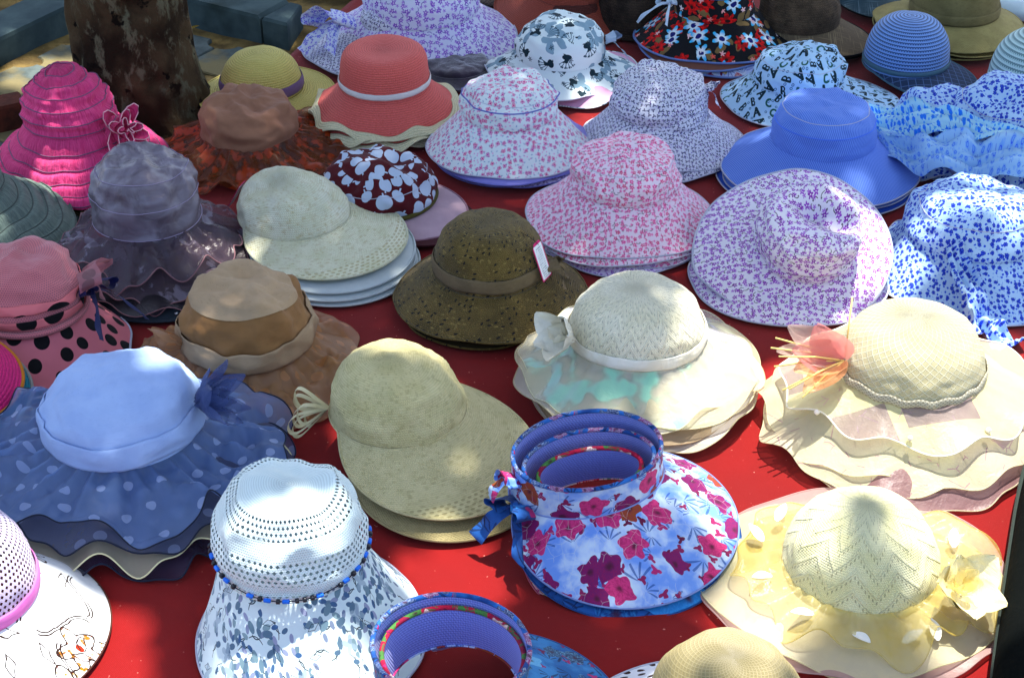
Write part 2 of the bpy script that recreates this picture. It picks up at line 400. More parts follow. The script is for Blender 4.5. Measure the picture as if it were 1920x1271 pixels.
def grid_theta(n): return np.linspace(math.pi / 2, math.pi / 2 + TWO, n + 1)   # the seam lies at the back
def crown(root, m, rx, zb, zt, ry=None, n=2.6, flare=.02, wr=(.002, 14, 0), cz=(0, 8), dents=(), seed=0, tip=.62, nt=34, nth=120, lean=(0, 0), name='crown', rings=None, vert=None, thick=0, smax=1., lift=0.):
    ry = ry or rx; h = zt - zb
    # profile of the crown, walked at even steps of its length
    ph = np.linspace(0, np.pi / 2, 400); pr_ = np.sin(ph) ** (2 / n); pz_ = np.cos(ph) ** (2 / n); pr_[0] = 0; pz_[-1] = 0
    Ls = np.concatenate([[0], np.cumsum(np.hypot(np.diff(pr_) * rx, np.diff(pz_) * h))]); s = np.linspace(0, Ls[-1] * smax, nt)
    rr = np.interp(s, Ls, pr_); zz = np.interp(s, Ls, pz_); t = grid_theta(nth)
    T, S = np.meshgrid(t, s); RR = np.tile(rr[:, None], (1, nth + 1)); ZZ = np.tile(zz[:, None], (1, nth + 1))
    RF = RR * (1 + flare * (1 - ZZ)); cx, cy = np.cos(T), np.sin(T)
    N = np.stack([cx * RR, cy * RR, ZZ * rx / h + .05], -1); N /= np.linalg.norm(N, axis=-1, keepdims=True)
    X, Y, Zp = rx * RF * cx, ry * RF * cy, h * ZZ
    X = X + lean[0] * ZZ; Y = Y + lean[1] * ZZ
    fade = np.clip(1 - (1 - ZZ) ** 6 * .9, 0, 1)
    wf = wr[1] * 2.7
    d = wr[0] * fbm(X * wr[1] + seed, Y * wr[1], Zp * wr[1] + seed * 2.1) * 2.0 + wr[0] * fbm(X * wf + seed, Y * wf, Zp * wf * 1.3 + seed * 2.1) * 2.0
    if cz[0]: d = d + 2.6 * cz[0] * (crease(X * cz[1] * 2.2 + seed * 3, Y * cz[1] * 2.2, Zp * cz[1] * 3. - seed) - .3)
    if rings: d = d + rings[0] * np.abs(np.sin(np.pi * S / rings[1])) - rings[0] * .6
    if vert: d = d + vert[0] * np.sin(vert[1] * T + 2 * pn(cx * 3, cy * 3, seed)) * np.clip(1 - ZZ, 0, 1)
    d = d * fade + lift
    for (dx, dy, dr, dp) in dents:
        Zp = Zp - dp * np.exp(-(((RR * cx - dx) ** 2 + (RR * cy - dy) ** 2) / dr ** 2)) * np.clip(ZZ * 1.6, 0, 1)
    P = np.stack([X, Y, Zp + zb], -1) + N * d[..., None]
    polar = np.stack([T * rx, S], -1)
    # printed cloth: the round tip lies flat, the side is unrolled
    idx = np.arange(nt * (nth + 1)).reshape(nt, nth + 1)
    q = np.stack([idx[:-1, :-1], idx[1:, :-1], idx[1:, 1:], idx[:-1, 1:]], -1).reshape(-1, 4)
    flat = np.stack([S * cx, S * cy], -1).reshape(-1, 2) + seed * .31; side = polar.reshape(-1, 2) + seed * .47
    istip = (np.repeat(RR[:-1, :-1].reshape(-1), 4) < tip) & (np.repeat(ZZ[1:, :-1].reshape(-1), 4) > .5)
    vi = q.reshape(-1); U = np.where(istip[:, None], flat[vi], side[vi])
    o = sheet(name, root, m, P, U, polar, thick)
    if smax == 1 and nt >= 40 and m.name in HEM:
        i = int(np.argmax((RR[:, 0] > .86))); e = P[i, :-1].copy(); e[:, :2] *= 1.002; tube('seam', root, HEM[m.name], e, .0008, True, 5)
    if smax == 1: root['_c'] = [rx, ry, zb, h, n, flare, lean[0], lean[1]]; GRID[root.name] = P
    return o
def crown_ring(root, z, off=0., nth=120):
    rx, ry, zb, h, n, fl, lx, ly = root['_c']; f = min(max((z - zb) / h, 0), .999); k = (1 - f ** n) ** (1 / n) * (1 + fl * (1 - f))
    t = grid_theta(nth)
    return np.stack([(rx * k + off) * np.cos(t) + lx * f, (ry * k + off) * np.sin(t) + ly * f, np.full_like(t, z)], -1)
def crown_pt(root, th, z, off=0.):
    rx, ry, zb, h, n, fl, lx, ly = root['_c']; f = min(max((z - zb) / h, 0), .999); k = (1 - f ** n) ** (1 / n) * (1 + fl * (1 - f)); t = R_(th)
    return Vector(((rx * k + off) * math.cos(t) + lx * f, (ry * k + off) * math.sin(t) + ly * f, z))
def band(root, m, z0, z1, off=.003, wav=0., k=6, seed=0, rows=7, name='band', tiltz=0.):
    R = []; t = grid_theta(120)
    for i, f in enumerate(np.linspace(0, 1, rows)):
        z = z0 + (z1 - z0) * f
        zz = wav * np.sin(k * t + seed + 2 * pn(np.cos(t) * 2, np.sin(t) * 2, seed)) + tiltz * np.cos(t) + .0012 * pn(np.cos(t) * 5, np.sin(t) * 5, f * 3 + seed)
        ring = on_crown(root, z + zz, off * .7 + .0012 * math.sin(math.pi * f)); ring[:, :2] *= (1 + .006 * pn(np.cos(t) * 6, np.sin(t) * 6, f * 4 + seed))[:, None]; R.append(ring)
    P = np.array(R[::-1]); rx = root['_c'][0]
    U = np.stack(np.broadcast_arrays(t[None, :] * rx, np.linspace(z1, z0, rows)[:, None]), -1)
    return sheet(name, root, m, P, U + seed * .21, U, .0012)
def brim(root, m, outer, zo=.006, c=.8, ruf=(), wr=(.002, 10), gath=(0, 30), seed=0, nt=26, nth=168, hem=None, hr=.0018, thick=.0016, inner=0., zin=None, name='brim', floor=.003, rings=None, udz=None, hname='brim_edge'):
    rx, ry, zb, h, n, fl, lx, ly = root['_c']; t = grid_theta(nth); s = np.linspace(0, 1, nt)
    if zin is None: zin = zb + (.003 if m.name in HEM else 0)
    if m.name in HEM and inner == 0.: inner = -.004      # the crown overlaps the sewn edge of the brim
    ix, iy = (rx * (1 + fl) + inner) * np.cos(t), (ry * (1 + fl) + inner) * np.sin(t); ox, oy = outer(t)
    T, S = np.meshgrid(t, s); ct, st = np.cos(T), np.sin(T)
    zo_ = zo(t) if callable(zo) else zo
    X = ix + (ox - ix) * S; Y = iy + (oy - iy) * S; Z = zin + (zo_ - zin) * S ** c
    L = np.hypot(ox - ix, oy - iy); Lm = np.clip(L / max(L.max(), 1e-6), 0, 1)
    for (a, k, p, sd) in ruf:
        w = k * T + sd + 2.2 * pn(ct * 1.3 + sd, st * 1.3, sd); e = S ** p * Lm * (1 + 1.2 * pn(ct * 2.1, st * 2.1, sd + 5.))
        Z = Z + a * e * np.sin(w); X = X + .8 * a * e * ct * np.cos(w + .6); Y = Y + .8 * a * e * st * np.cos(w + .6)
    Z = Z + wr[0] * Lm * np.sin(np.pi * np.clip(S * 1.1, 0, 1)) ** .5 * (fbm(X * wr[1] + seed, Y * wr[1], seed * 1.7) * 1.2 + .8 * fbm(X * wr[1] * 2.6 + seed, Y * wr[1] * 2.6, seed * 1.7))
    if gath[0]: Z = Z + gath[0] * np.exp(-S * 2.0) * S ** .3 * np.sin(gath[1] * T + 3 * pn(ct * 4, st * 4, seed))
    if rings:
        al = S * np.hypot(L, zin - np.mean(zo_)); Z = Z + rings[0] * np.abs(np.sin(np.pi * al / rings[1]))
    lo = floor + .0015 * (1 - S)
    Z = np.where(Z < lo + .006, lo + .006 * np.exp(np.clip((Z - lo - .006) / .006, -8, 0)), Z)
    P = np.stack([X, Y, Z], -1)
    al = np.concatenate([np.zeros((1, nth + 1)), np.cumsum(np.linalg.norm(np.diff(P, axis=0), axis=2), axis=0)], 0)
    pol = np.stack([T * (rx + L.mean() * .5), al], -1); fl_ = np.stack([(rx + al) * ct, (rx + al) * st], -1) + seed * .53
    o = sheet(name, root, m, P, fl_, pol, thick)
    if hem:
        hem = HEM.get(hem.name, hem); e = P[-1, :-1].copy(); tube(hname, root, hem, e, hr, True, 5)
    root['_edge'] = [float(v) for v in P[-1, :-1].reshape(-1)]
    return o
def piping(root, m, o, rows, r=.0012, name='piping', lift=.0006):
    """thin cords sewn along rings of a crown or brim mesh"""
    nc = 121 if o.name.startswith('crown') else 169
    co = np.empty(len(o.data.vertices) * 3, np.float32); o.data.vertices.foreach_get('co', co); P = co.reshape(-1, nc, 3)
    for i in rows:
        e = P[i, :-1].copy(); e[:, 2] += lift; e[:, :2] *= 1.004; tube(name, root, m, e, r, True, 5)
HEM = {}
def kids(o): return [c for c in COL.objects if c.parent == o]
def under(root, labels, dz=.011, rot=(40, 95, 160, 215, 290), off=.006, grow=1.0, mats=(), hems=(), skip=('bow',), shift=None, keep=('crown', 'brim', 'brim_edge', 'frill', 'frill_edge', 'bill', 'ring')):
    """more hats of the stack below this one: copies of the hat, each lower down"""
    n = len(labels); src = kids(root); c_ = root['_c']; root.scale.z = 1 - n * dz / (c_[2] + c_[3]); root.location.z += n * dz; rr = random.Random(len(labels[0]))
    for i, lb in enumerate(labels):
        r = root.copy(); COL.objects.link(r); r['label'] = lb
        r.location.z = root.location.z - (i + 1) * dz
        r.rotation_euler[2] += R_(rot[i % len(rot)])
        dx, dy = shift[i] if shift else (rr.uniform(-off, off), rr.uniform(-off, off))
        r.location.x += dx; r.location.y += dy; g_ = grow ** (i + 1); r.scale = (g_, g_, root.scale.z)
        for ch in src:
            base = ch.name.split('.')[0]
            if base not in keep: continue
            c = ch.copy(); COL.objects.link(c); c.parent = r
            if base == 'crown': c.scale = (.9, .9, .86)
            mm = None
            if i < len(mats) and mats[i] and base in ('brim', 'frill', 'crown', 'bill', 'ring'): mm = mats[i]
            if i < len(hems) and hems[i] and base in ('brim_edge', 'frill_edge'): mm = hems[i]
            if mm: c.material_slots[0].link = 'OBJECT'; c.material_slots[0].material = mm
def hat(name, label, x, y, rz=0, tilt=(0, 0), z=0, cat='hat', group=None): return thing(name, label, cat, (x, y, z), rz, group, tilt)
def rosette(root, m, c, nrm, R, turns=3., h=.02, seed=0, ruf=.006, name='rosette', edge=None):
    """spiral of gathered ribbon standing on its edge"""
    nrm = Vector(nrm).normalized(); a = nrm.orthogonal().normalized(); b = nrm.cross(a); n = 110; pts = []; t = np.linspace(0, 1, n); C = Vector(c)
    inn, out = [], []
    for i in range(n):
        f = t[i]; an = TWO * turns * f; r = R * (.12 + .88 * f); w = ruf * (.3 + f) * math.sin(an * 4.3 + seed)
        d = a * math.cos(an) + b * math.sin(an)
        inn.append(C + d * (r * .8)); out.append(C + d * (r + w) + nrm * (h * (1.15 - .7 * f) + .6 * w))
    P = np.array([[np.array(inn[i].lerp(out[i], s)) for s in (0, .25, .5, .75, 1)] for i in range(n)])
    U = np.stack(np.broadcast_arrays(np.linspace(0, .02, 5)[None, :], (t * .4)[:, None]), -1)
    o = sheet(name, root, m, P, U, U)
    if edge: tube('ribbon_edge', o, edge, out, .0011, False, 5)
    return o
def blossom(root, ms, c, nrm, n, L, W, spread=.7, curl=.4, cup=.25, seed=0, layers=1, name='petal', p=.75):
    """each petal its own mesh, fanned around the stem direction"""
    nrm = Vector(nrm).normalized(); a = nrm.orthogonal().normalized(); b = nrm.cross(a); rr = random.Random(seed)
    for l in range(layers):
        for i in range(n):
            an = TWO * (i + .5 * l) / n + rr.uniform(-.2, .2); d = a * math.cos(an) + b * math.sin(an); sp = spread * (1 - .35 * l)
            k = rr.uniform(.82, 1.12) * (1 - .2 * l)
            petal(name, root, ms[(i + l) % len(ms)], Vector(c) + d * .003, d * sp + nrm * (1 - sp * .6), nrm - d * .5, L * k, W * k, curl * rr.uniform(.4, 1.2), cup, p, seed=seed + i * 1.7 + l, wav=.12)
def bow(root, m, c, out, up, L, W, tails=2, seed=0, tail_len=.08, m2=None, name='bow'):
    """two loops, tails and a knot"""
    c, out, up = Vector(c), Vector(out).normalized(), Vector(up).normalized(); side = out.cross(up).normalized(); rr = random.Random(seed)
    for s in (-1, 1):
        d = (side * s + out * .35).normalized()
        pts = [c, c + d * L * .45 + up * L * .28, c + d * L + up * L * .12, c + d * L * .9 - up * L * .15, c + d * L * .4 - up * L * .12, c]
        ribbon(name, root, m, pts, [out + up * .4] * 6, [W * .35, W, W * 1.1, W * 1.1, W, W * .35], 36, 7, .05, .004, 3, seed + s)
    for i in range(tails):
        s = -1 if i % 2 else 1; d = (side * s * rr.uniform(.5, 1.) + out * .8 - up * .6).normalized()
        pts = [c, c + d * tail_len * .4 + up * .006, c + d * tail_len * .75, c + d * tail_len - up * .01]
        ribbon('ribbon_tail', root, m2 or m, pts, [side + up * .4] * 4, [W * .4, W * .7, W * .8, W * .9], 24, 5, .05, .003, 2, seed + i)
    tube('knot', root, m, [c - side * .008, c + out * .004, c + side * .008], [.006, .009, .006], ns=8)
def hatched(root, m, th, z, L, W, droop=0., off=.004, name='price_tag'):
    """card label hanging against the crown"""
    p = crown_pt(root, th, z, off); t = R_(th); out = Vector((math.cos(t), math.sin(t), 0)); side = Vector((-math.sin(t), math.cos(t), 0)); d = (Vector((0, 0, -1)) + out * droop).normalized(); nn = side.cross(d)
    prof = [(-.5, .1), (-.38, .06), (-.3, 0), (.3, 0), (.38, .06), (.5, .1), (.5, 1), (-.5, 1)]
    fr = [p + side * (a * W) + d * (b * L) for a, b in prof]; k = len(fr); V = [v + nn * .0004 for v in fr] + [v - nn * .0004 for v in fr]
    me = raw_mesh(name, V, [tuple(range(k)), tuple(range(2 * k - 1, k - 1, -1))] + [(i, k + i, k + (i + 1) % k, (i + 1) % k) for i in range(k)], m, False)
    u = me.uv_layers.new(name='print')
    for l in me.loops: a, b = prof[l.vertex_index % k]; u.data[l.index].uv = (a + .5, 1 - b)
    return link(name, me, root)
# ------------------------------------------------------------------ cloth, straw and knit materials
VIVID = 1.22      # market cloth in strong dyes
def plain(name, c, rough=.85, c2=None, **k):
    def f(g):
        u = g.uv('polar'); p = g.obj()
        col = g.mix(g.ramp(g.noise(p, 18., 4.), .3, .7), hexc(c), hexc(c2 or c))
        x, y, z = g.xyz(u)
        return dict(col=col, h=g.sin(x * 5000.) * g.sin(y * 5000.) * .3 + g.noise(p, 90., 4.))
    return mat(name, f, rough, **{**dict(bump=.3, bdist=.002), **k})
def straw(name, c, c2, pitch=.0046, groove_shade=.55, c3=None, rough=.7):
    """concentric braid sewn in rings"""
    def f(g):
        x, y, z = g.xyz(g.uv('polar')); v = y / pitch; fr = g.frac(v); ring = g.m('FLOOR', v)
        rid = g.sin(ring * 37.7)
        tw = g.sin(x * (6.28 / .0042) + rid * 9. + fr * 3.1)
        h = g.sin(fr * 3.1416) * (tw * .25 + .9)
        n = g.noise(g.comb(x * 260., v * 3., rid), 1., 3.)
        col = g.mix(g.ramp(n, .3, .7), hexc(c), hexc(c2))
        col = g.mix(g.ramp(g.sin(fr * 3.1416), .0, .5, groove_shade, 0.), col, hexc(c3 or c2, .45))  # occlusion shade between the braid rings, mixed into the colour
        return dict(col=col, h=h)
    return mat(name, f, rough, .3, .04, .8, .0016)
def knit(name, c, c2, pu=.0042, pv=.0038, holes=0., rough=.9, c3=None, edge=None):
    """rows of stitches, open ones if holes > 0; edge: open honeycomb border from that distance on"""
    def f(g):
        x, y, z = g.xyz(g.uv('polar')); v = y / pv; row = g.m('FLOOR', v)
        u = x / pu + row * .5; fu = g.absv(g.frac(u) - .5); fv = g.absv(g.frac(v) - .5)
        d = g.m('SQRT', fu * fu + fv * fv)
        n = g.noise(g.obj(), 30., 5.)
        col = g.mix(g.ramp(n, .32, .68), hexc(c), hexc(c2))
        rn = g.noise(g.comb(x * 110., row * 1.7, 0.), 1., 2.)
        col = g.mix(g.ramp(rn, .5, .7, 0., .4), col, hexc(c3 or c2, .75)); col = g.mix(g.ramp(fv, .3, .5, 0., .35), col, hexc(c3 or c2, .7))
        r = dict(col=col, h=g.ramp(d, .15, .5, 1., 0.) * .8 + n * .5)
        if edge:
            v2 = y / (pv * 1.9); row2 = g.m('FLOOR', v2); u2 = x / (pu * 1.9) + row2 * .5
            a_, b_ = g.absv(g.frac(u2) - .5), g.absv(g.frac(v2) - .5); big = g.ramp(g.m('SQRT', a_ * a_ + b_ * b_), .24, .34)
            on = y > edge
            r['h'] = g.m('ADD', r['h'] * (1. - on), big * on); r['col'] = g.mix((1. - big) * on * .5, col, hexc(c3 or c2, .6))
        if holes: r['a'] = g.ramp(d, holes, holes + .12)
        return r
    return mat(name, f, rough, .2, .05, .7, .0016)
def satin(name, c, c2, rough=.35):
    def f(g):
        x, y, z = g.xyz(g.uv('polar')); p = g.obj()
        n = g.noise(p, 16., 4., dist=1.2); sl = g.noise(g.comb(x * 60., y * 900., 0.), 1., 2.)
        return dict(col=g.mix(g.ramp(n, .3, .7), hexc(c), hexc(c2)), h=n * 1.6 + sl * .25)
    return mat(name, f, rough, .45, .04, .5, .006)
def slub(name, c, c2, c3):
    """linen with darker threads along the rows"""
    def f(g):
        x, y, z = g.xyz(g.uv('polar')); n = g.noise(g.comb(x * 70., y * 1500., 0.), 1., 3.); p = g.obj()
        col = g.mix(g.ramp(g.noise(p, 14., 3.), .3, .7), hexc(c), hexc(c2)); col = g.mix(g.ramp(n, .6, .72, 0., .75), col, hexc(c3))
        return dict(col=col, h=n + g.noise(p, 40., 4.) * 1.4)
    return mat(name, f, .8, .25, .06, .4, .002)
def organza(name, c, c2, op=.6, dots=None, blotch=None, lines=None, rough=.38, patch=None, irid=None, transl=.4):
    """thin see-through cloth with a sheen"""
    def f(g):
        uv = g.uv('print'); p = g.obj(); n = g.noise(p, 9., 4., dist=.8)
        col = g.mix(g.ramp(n, .3, .7), hexc(c), hexc(c2)); a = g.ramp(n, .25, .75, op * .85, min(1., op * 1.15))
        if blotch:
            w = g.warp(uv, .03, 30.)
            for i, (bc, s, lo) in enumerate(blotch):
                k = g.ramp(g.noise(w, s, 4.), lo, lo + .06); col = g.mix(k, col, hexc(bc)); a = g.mx(a, k * .9)
        if dots:
            q = g.scatter(uv, dots[1], .55, 3); k = q['r'] < dots[2]; col = g.mix(k * .55, col, hexc(dots[0])); a = g.mx(a, k * .92)
        if lines:
            e = g.edge(g.warp(uv, .004, 25.), lines[1]); k = (e < lines[2]) * (g.noise(uv, 34., 1.) > .52); col = g.mix(k * .75, col, hexc(lines[0])); a = g.mx(a, k)
        if patch:
            q = g.scatter(uv, patch[1], .9, 5); k = (g.mx(g.absv(q['x']), g.absv(q['y']) * .8) < .33) * (q['a'] < patch[2]); col = g.mix(k * .85, col, hexc(patch[0]))
        if irid:
            lw = g.node('ShaderNodeLayerWeight'); lw.inputs[0].default_value = .45
            k = g.ramp(g.noise(g.warp(uv, .06, 14.), 15., 2.), .46, .6); col = g.mix(k * .8, col, g.mix(Sk(g, lw.outputs['Facing']), hexc(irid[0]), hexc(irid[1]))); a = g.mx(a, k * .8)
        x, y, z = g.xyz(g.uv('polar'))
        return dict(col=col, a=a, h=g.noise(p, 34., 5., dist=.8) + g.noise(p, 320., 3.) * .22)
    return mat(name, f, rough, .55, .12, .5, .005, transl)
def printed(name, fn, rough=.82, transl=.0, hem='#b9bccb'):
    HEM[name] = plain(name + '_hem', hem, .8)
    def f(g):
        uv = g.uv('print'); d = fn(g, g.warp(uv, .0016, 160.), uv); p = g.obj(); x, y, z = g.xyz(g.uv('polar'))
        d['h'] = g.noise(p, 45., 4.) + g.sin(x * 4000.) * g.sin(y * 4000.) * .15; return d
    return mat(name, f, rough, .2, .06, .4, .003, transl)
def ditsy(base, f1, f2, twig, sc_=88., seed=1, dense=.92, ctr='#f6e7f2', base2=None):
    """small five-petalled flowers with dark sprigs"""
    def fn(g, u, raw):
        c = g.mix(g.noise(raw, 9., 2.), hexc(base), hexc(base2 or base))
        q3 = g.scatter(u, sc_ * 1.05, .8, seed + 7); c = g.mix(g.mx(g.stroke(q3, .36, .055, 1.3, -.1), g.ell(q3, .11, .07, .28, .1)) * (q3['a'] < .8) * .9, c, hexc(twig))
        q2 = g.scatter(u, sc_ * 1.25, .7, seed + 3); c = g.mix(g.flower(q2, .3, 5, .3) * (q2['a'] < .85) * .85, c, hexc(f2))
        q = g.scatter(u, sc_, .62, seed); c = g.mix(g.flower(q, .36, 5, .28) * (q['a'] < dense), c, g.mix(q['b'], hexc(f1), hexc(f2)))
        return dict(col=g.mix((q['r'] < .07) * (q['a'] < dense), c, hexc(ctr)))
    return fn
def roses(g, u, raw):
    c = hexc('#dfe6e8'); s = 78.
    q2 = g.scatter(u, s * 1.3, .9, 4); c = g.mix(g.ell(q2, .24, .09) * (q2['a'] < .7), c, hexc('#6f8fb0'))
    q3 = g.scatter(u, s * 1.5, .9, 9); c = g.mix((q3['r'] < .17) * (q3['a'] < .5), c, hexc('#d990c0'))
    q = g.scatter(u, s, .7, 2); on = q['a'] < .68
    c = g.mix(g.flower(q, .37, 4, .1) * on, c, g.mix(q['b'], hexc('#c23a72'), hexc('#a83a8c'))); c = g.mix((g.absv(q['r'] - .2) < .045) * on, c, hexc('#f0cfe0'))
    return dict(col=c)
def clover(g, u, raw):
    c = g.mix(g.noise(raw, 12., 2.), hexc('#cfd0de'), hexc('#e2e4ea')); q2 = g.scatter(u, 170., .9, 6)
    c = g.mix((q2['r'] < .2) * (q2['a'] < .5), c, hexc('#7a6ab0'))
    q = g.scatter(u, 116., .5, 2); c = g.mix(g.flower(q, .42, 3, .42), c, g.mix(q['b'] > .8, hexc('#1d1f52'), hexc('#4a2a70')))
    return dict(col=c)
def bluerose(c0='#b2cdf2', c1='#14289a', c2='#2c4cc4'):
    def fn(g, u, raw):
        w = g.warp(u, .004, 120.); c = hexc(c0)
        q3 = g.scatter(w, 150., .9, 8); c = g.mix(g.ell(q3, .3, .1) * (q3['a'] < .5) * .8, c, hexc('#6f8bd0'))
        q2 = g.scatter(w, 130., .85, 4); c = g.mix((q2['r'] < .24) * (q2['a'] < .6), c, hexc(c2))
        q = g.scatter(w, 86., .7, 2); on = q['a'] < .85; c = g.mix(g.flower(q, .33, 6, .1) * on, c, hexc(c1)); c = g.mix((g.absv(q['r'] - .16) < .03) * on, c, hexc('#4a68d8'))
        return dict(col=c)
    return fn
def letters(g, u, raw):
    """A, B, C and small hearts or rings strewn on pale blue"""
    c = hexc('#b4d2f0'); dk = hexc('#122a33'); gr = hexc('#27584f')
    q2 = g.scatter(raw, 70., .8, 9); c = g.mix((g.absv(q2['r'] - .15) < .05) * (q2['a'] < .7), c, hexc('#3d5f86'))
    q = g.scatter(raw, 36., .45, 2, rot=.28); w = .075
    A_ = g.mx(g.mx(g.seg(q, -.24, -.32, 0., .34, w), g.seg(q, .24, -.32, 0., .34, w * 1.4)), g.seg(q, -.14, -.08, .14, -.08, w * .8))
    C_ = g.arc(q, 0., 0., .27, w, .16)
    B_ = g.mx(g.seg(q, -.16, -.3, -.16, .32, w), g.mx((g.absv(g.m('SQRT', (q['x'] + .1) * (q['x'] + .1) + (q['y'] - .16) * (q['y'] - .16)) - .16) < w * .7) * (q['x'] > -.16), (g.absv(g.m('SQRT', (q['x'] + .1) * (q['x'] + .1) + (q['y'] + .15) * (q['y'] + .15)) - .17) < w * .7) * (q['x'] > -.16)))
    isA = q['a'] < .45; isC = q['a'] > .75
    mA = A_ * isA; mC = C_ * isC; mB = B_ * (1. - isA) * (1. - isC)
    c = g.mix(mA, c, dk); c = g.mix(mC, c, gr); return dict(col=g.mix(mB, c, dk))
def greyflower(g, u, raw):
    c = hexc('#e3f1f4'); w = g.warp(raw, .012, 60.)
    q = g.scatter(w, 18., .9, 2); c = g.mix(g.flower(q, .48, 3, .35) * (q['a'] < .75), c, hexc('#8aa3b0'))
    q2 = g.scatter(raw, 20., .8, 5); fan = (q2['r'] < .46) * (g.absv(q2['th']) < 1.0)
    c = g.mix(fan * (g.frac(q2['th'] * 2.6 + .2) < .28), c, hexc('#46606e')); c = g.mix(fan * (q2['r'] > .38) * (g.frac(q2['th'] * 5.) < .5), c, hexc('#2e4450'))
    c = g.mix(g.mx(g.ell(q2, .2, .09, .02), g.mx(g.stroke(q2, .2, .05, 3.5, .0), g.ell(q2, .12, .2, -.06))) * (q2['a'] < .85), c, hexc('#152a33'))
    q3 = g.scatter(raw, 46., .9, 8); c = g.mix(g.flower(q3, .28, 6, .45) * (q3['a'] < .3), c, hexc('#2c3f4a'))
    return dict(col=c)
def darkbloom(g, u, raw):
    w = g.warp(raw, .01, 55.); c = hexc('#0b0c11')
    q = g.scatter(w, 26., .9, 2); c = g.mix(g.ell(q, .42, .2) * (q['a'] < .8), c, g.mix(g.noise(raw, 90., 3.), hexc('#8a7350'), hexc('#5f4c33')))
    q2 = g.scatter(w, 19., .9, 5); on = q2['a'] < .6; c = g.mix(g.flower(q2, .42, 7, .22) * on, c, g.mix(g.ramp(g.noise(w, 120., 3.), .4, .6), hexc('#d8252c'), hexc('#8f1018'))); c = g.mix((q2['r'] < .09) * on, c, hexc('#23060a'))
    q3 = g.scatter(w, 17., .9, 9); on = q3['a'] < .55; c = g.mix(g.flower(q3, .42, 6, .28) * on, c, g.mix(g.ramp(q3['r'], .12, .36), hexc('#e9f6ff'), hexc('#57b6e0'))); c = g.mix((q3['r'] < .12) * on, c, hexc('#1a1f66'))
    q4 = g.scatter(w, 40., .9, 12); c = g.mix(g.flower(q4, .3, 5, .3) * (q4['a'] < .25), c, g.mix(q4['b'], hexc('#e8552f'), hexc('#f0f6ff')))
    return dict(col=c)
def watercolour(base, b2, cols, palm, seed=2, fs=17., crack=True):
    def fn(g, u, raw):
        w = g.warp(raw, .02, 34.); c = g.mix(g.ramp(g.noise(w, 22., 4.), .38, .62), hexc(base), hexc(b2))
        for sd, s in ((seed + 11, 20.), (seed + 4, 27.)):
            q = g.scatter(raw, s, .8, sd); fan = (q['r'] < .55) * (g.absv(q['th']) < 1.25) * (q['r'] > .06)
            c = g.mix(fan * (g.absv(g.sin(q['th'] * 5.5 + q['r'] * 1.2)) > (q['r'] * .5 + .68)) * (q['a'] < .7) * .75, c, hexc(palm))
        q = g.scatter(w, fs * 2.1, .9, seed + 6); c = g.mix(g.flower(q, .33, 3, .3) * (q['a'] < .4), c, g.mix(q['b'], hexc('#5a1238'), hexc('#a83a6c')))
        q = g.scatter(w, fs, .85, seed); on = q['a'] < .78; fl = g.flower(q, .46, 5, .14) * on
        fc = g.mix(q['b'] > .45, hexc(cols[0]), hexc(cols[1])); fc = g.mix(q['b'] > .75, fc, hexc(cols[2]))
        fc = g.mix(g.ramp(g.noise(g.comb(q['th'] * 2.2, q['r'] * 7., q['b'] * 9.), 2.2, 3.), .4, .68, 0., .6), fc, hexc(cols[3])); fc = g.mix(g.ramp(q['r'], .02, .16, .85, 0.), fc, hexc('#3a1226'))
        c = g.mix(fl, c, fc)
        if crack: e = g.edge(g.warp(raw, .01, 50.), 62.); c = g.mix((e < .018) * (g.noise(raw, 14., 1.) > .5) * .4, c, hexc('#d5d9d8'))
        return dict(col=c)
    return fn
def inkline(g, u, raw):
    """white cloth with thin inked flowers, stems and a few tinted petals"""
    w = g.warp(raw, .012, 40.); c = hexc('#e9ecef'); ink = hexc('#2b1a14')
    q = g.scatter(w, 11., .8, 2); th = g.m('COSINE', q['th'] * 5.); R = th * .09 + .3; on = q['a'] < .92
    c = g.mix((q['r'] < R) * on * g.ramp(g.noise(w, 120., 3.), .5, .62) * (q['r'] > .12), c, g.mix(q['b'], hexc('#a7702f'), hexc('#8c8a3c')))
    c = g.mix((g.absv(q['r'] - R) < .02) * on, c, ink); c = g.mix((g.absv(g.sin(q['th'] * 5.)) < .08) * (q['r'] < R) * on, c, hexc('#6a2a1a')); c = g.mix((q['r'] < .06) * on, c, hexc('#a03a24'))
    q2 = g.scatter(w, 11., .7, 6); d = g.absv(q2['y'] - g.sin(q2['x'] * 5.) * .16); c = g.mix((g.absv(d - .026) < .013) * (g.absv(q2['x']) < .46), c, ink)
    q3 = g.scatter(w, 20., .9, 9); R3 = g.absv(q3['y']) * 2.6 + g.absv(q3['x']); c = g.mix((g.absv(R3 - .34) < .045) * (q3['a'] < .6), c, ink)
    return dict(col=c)
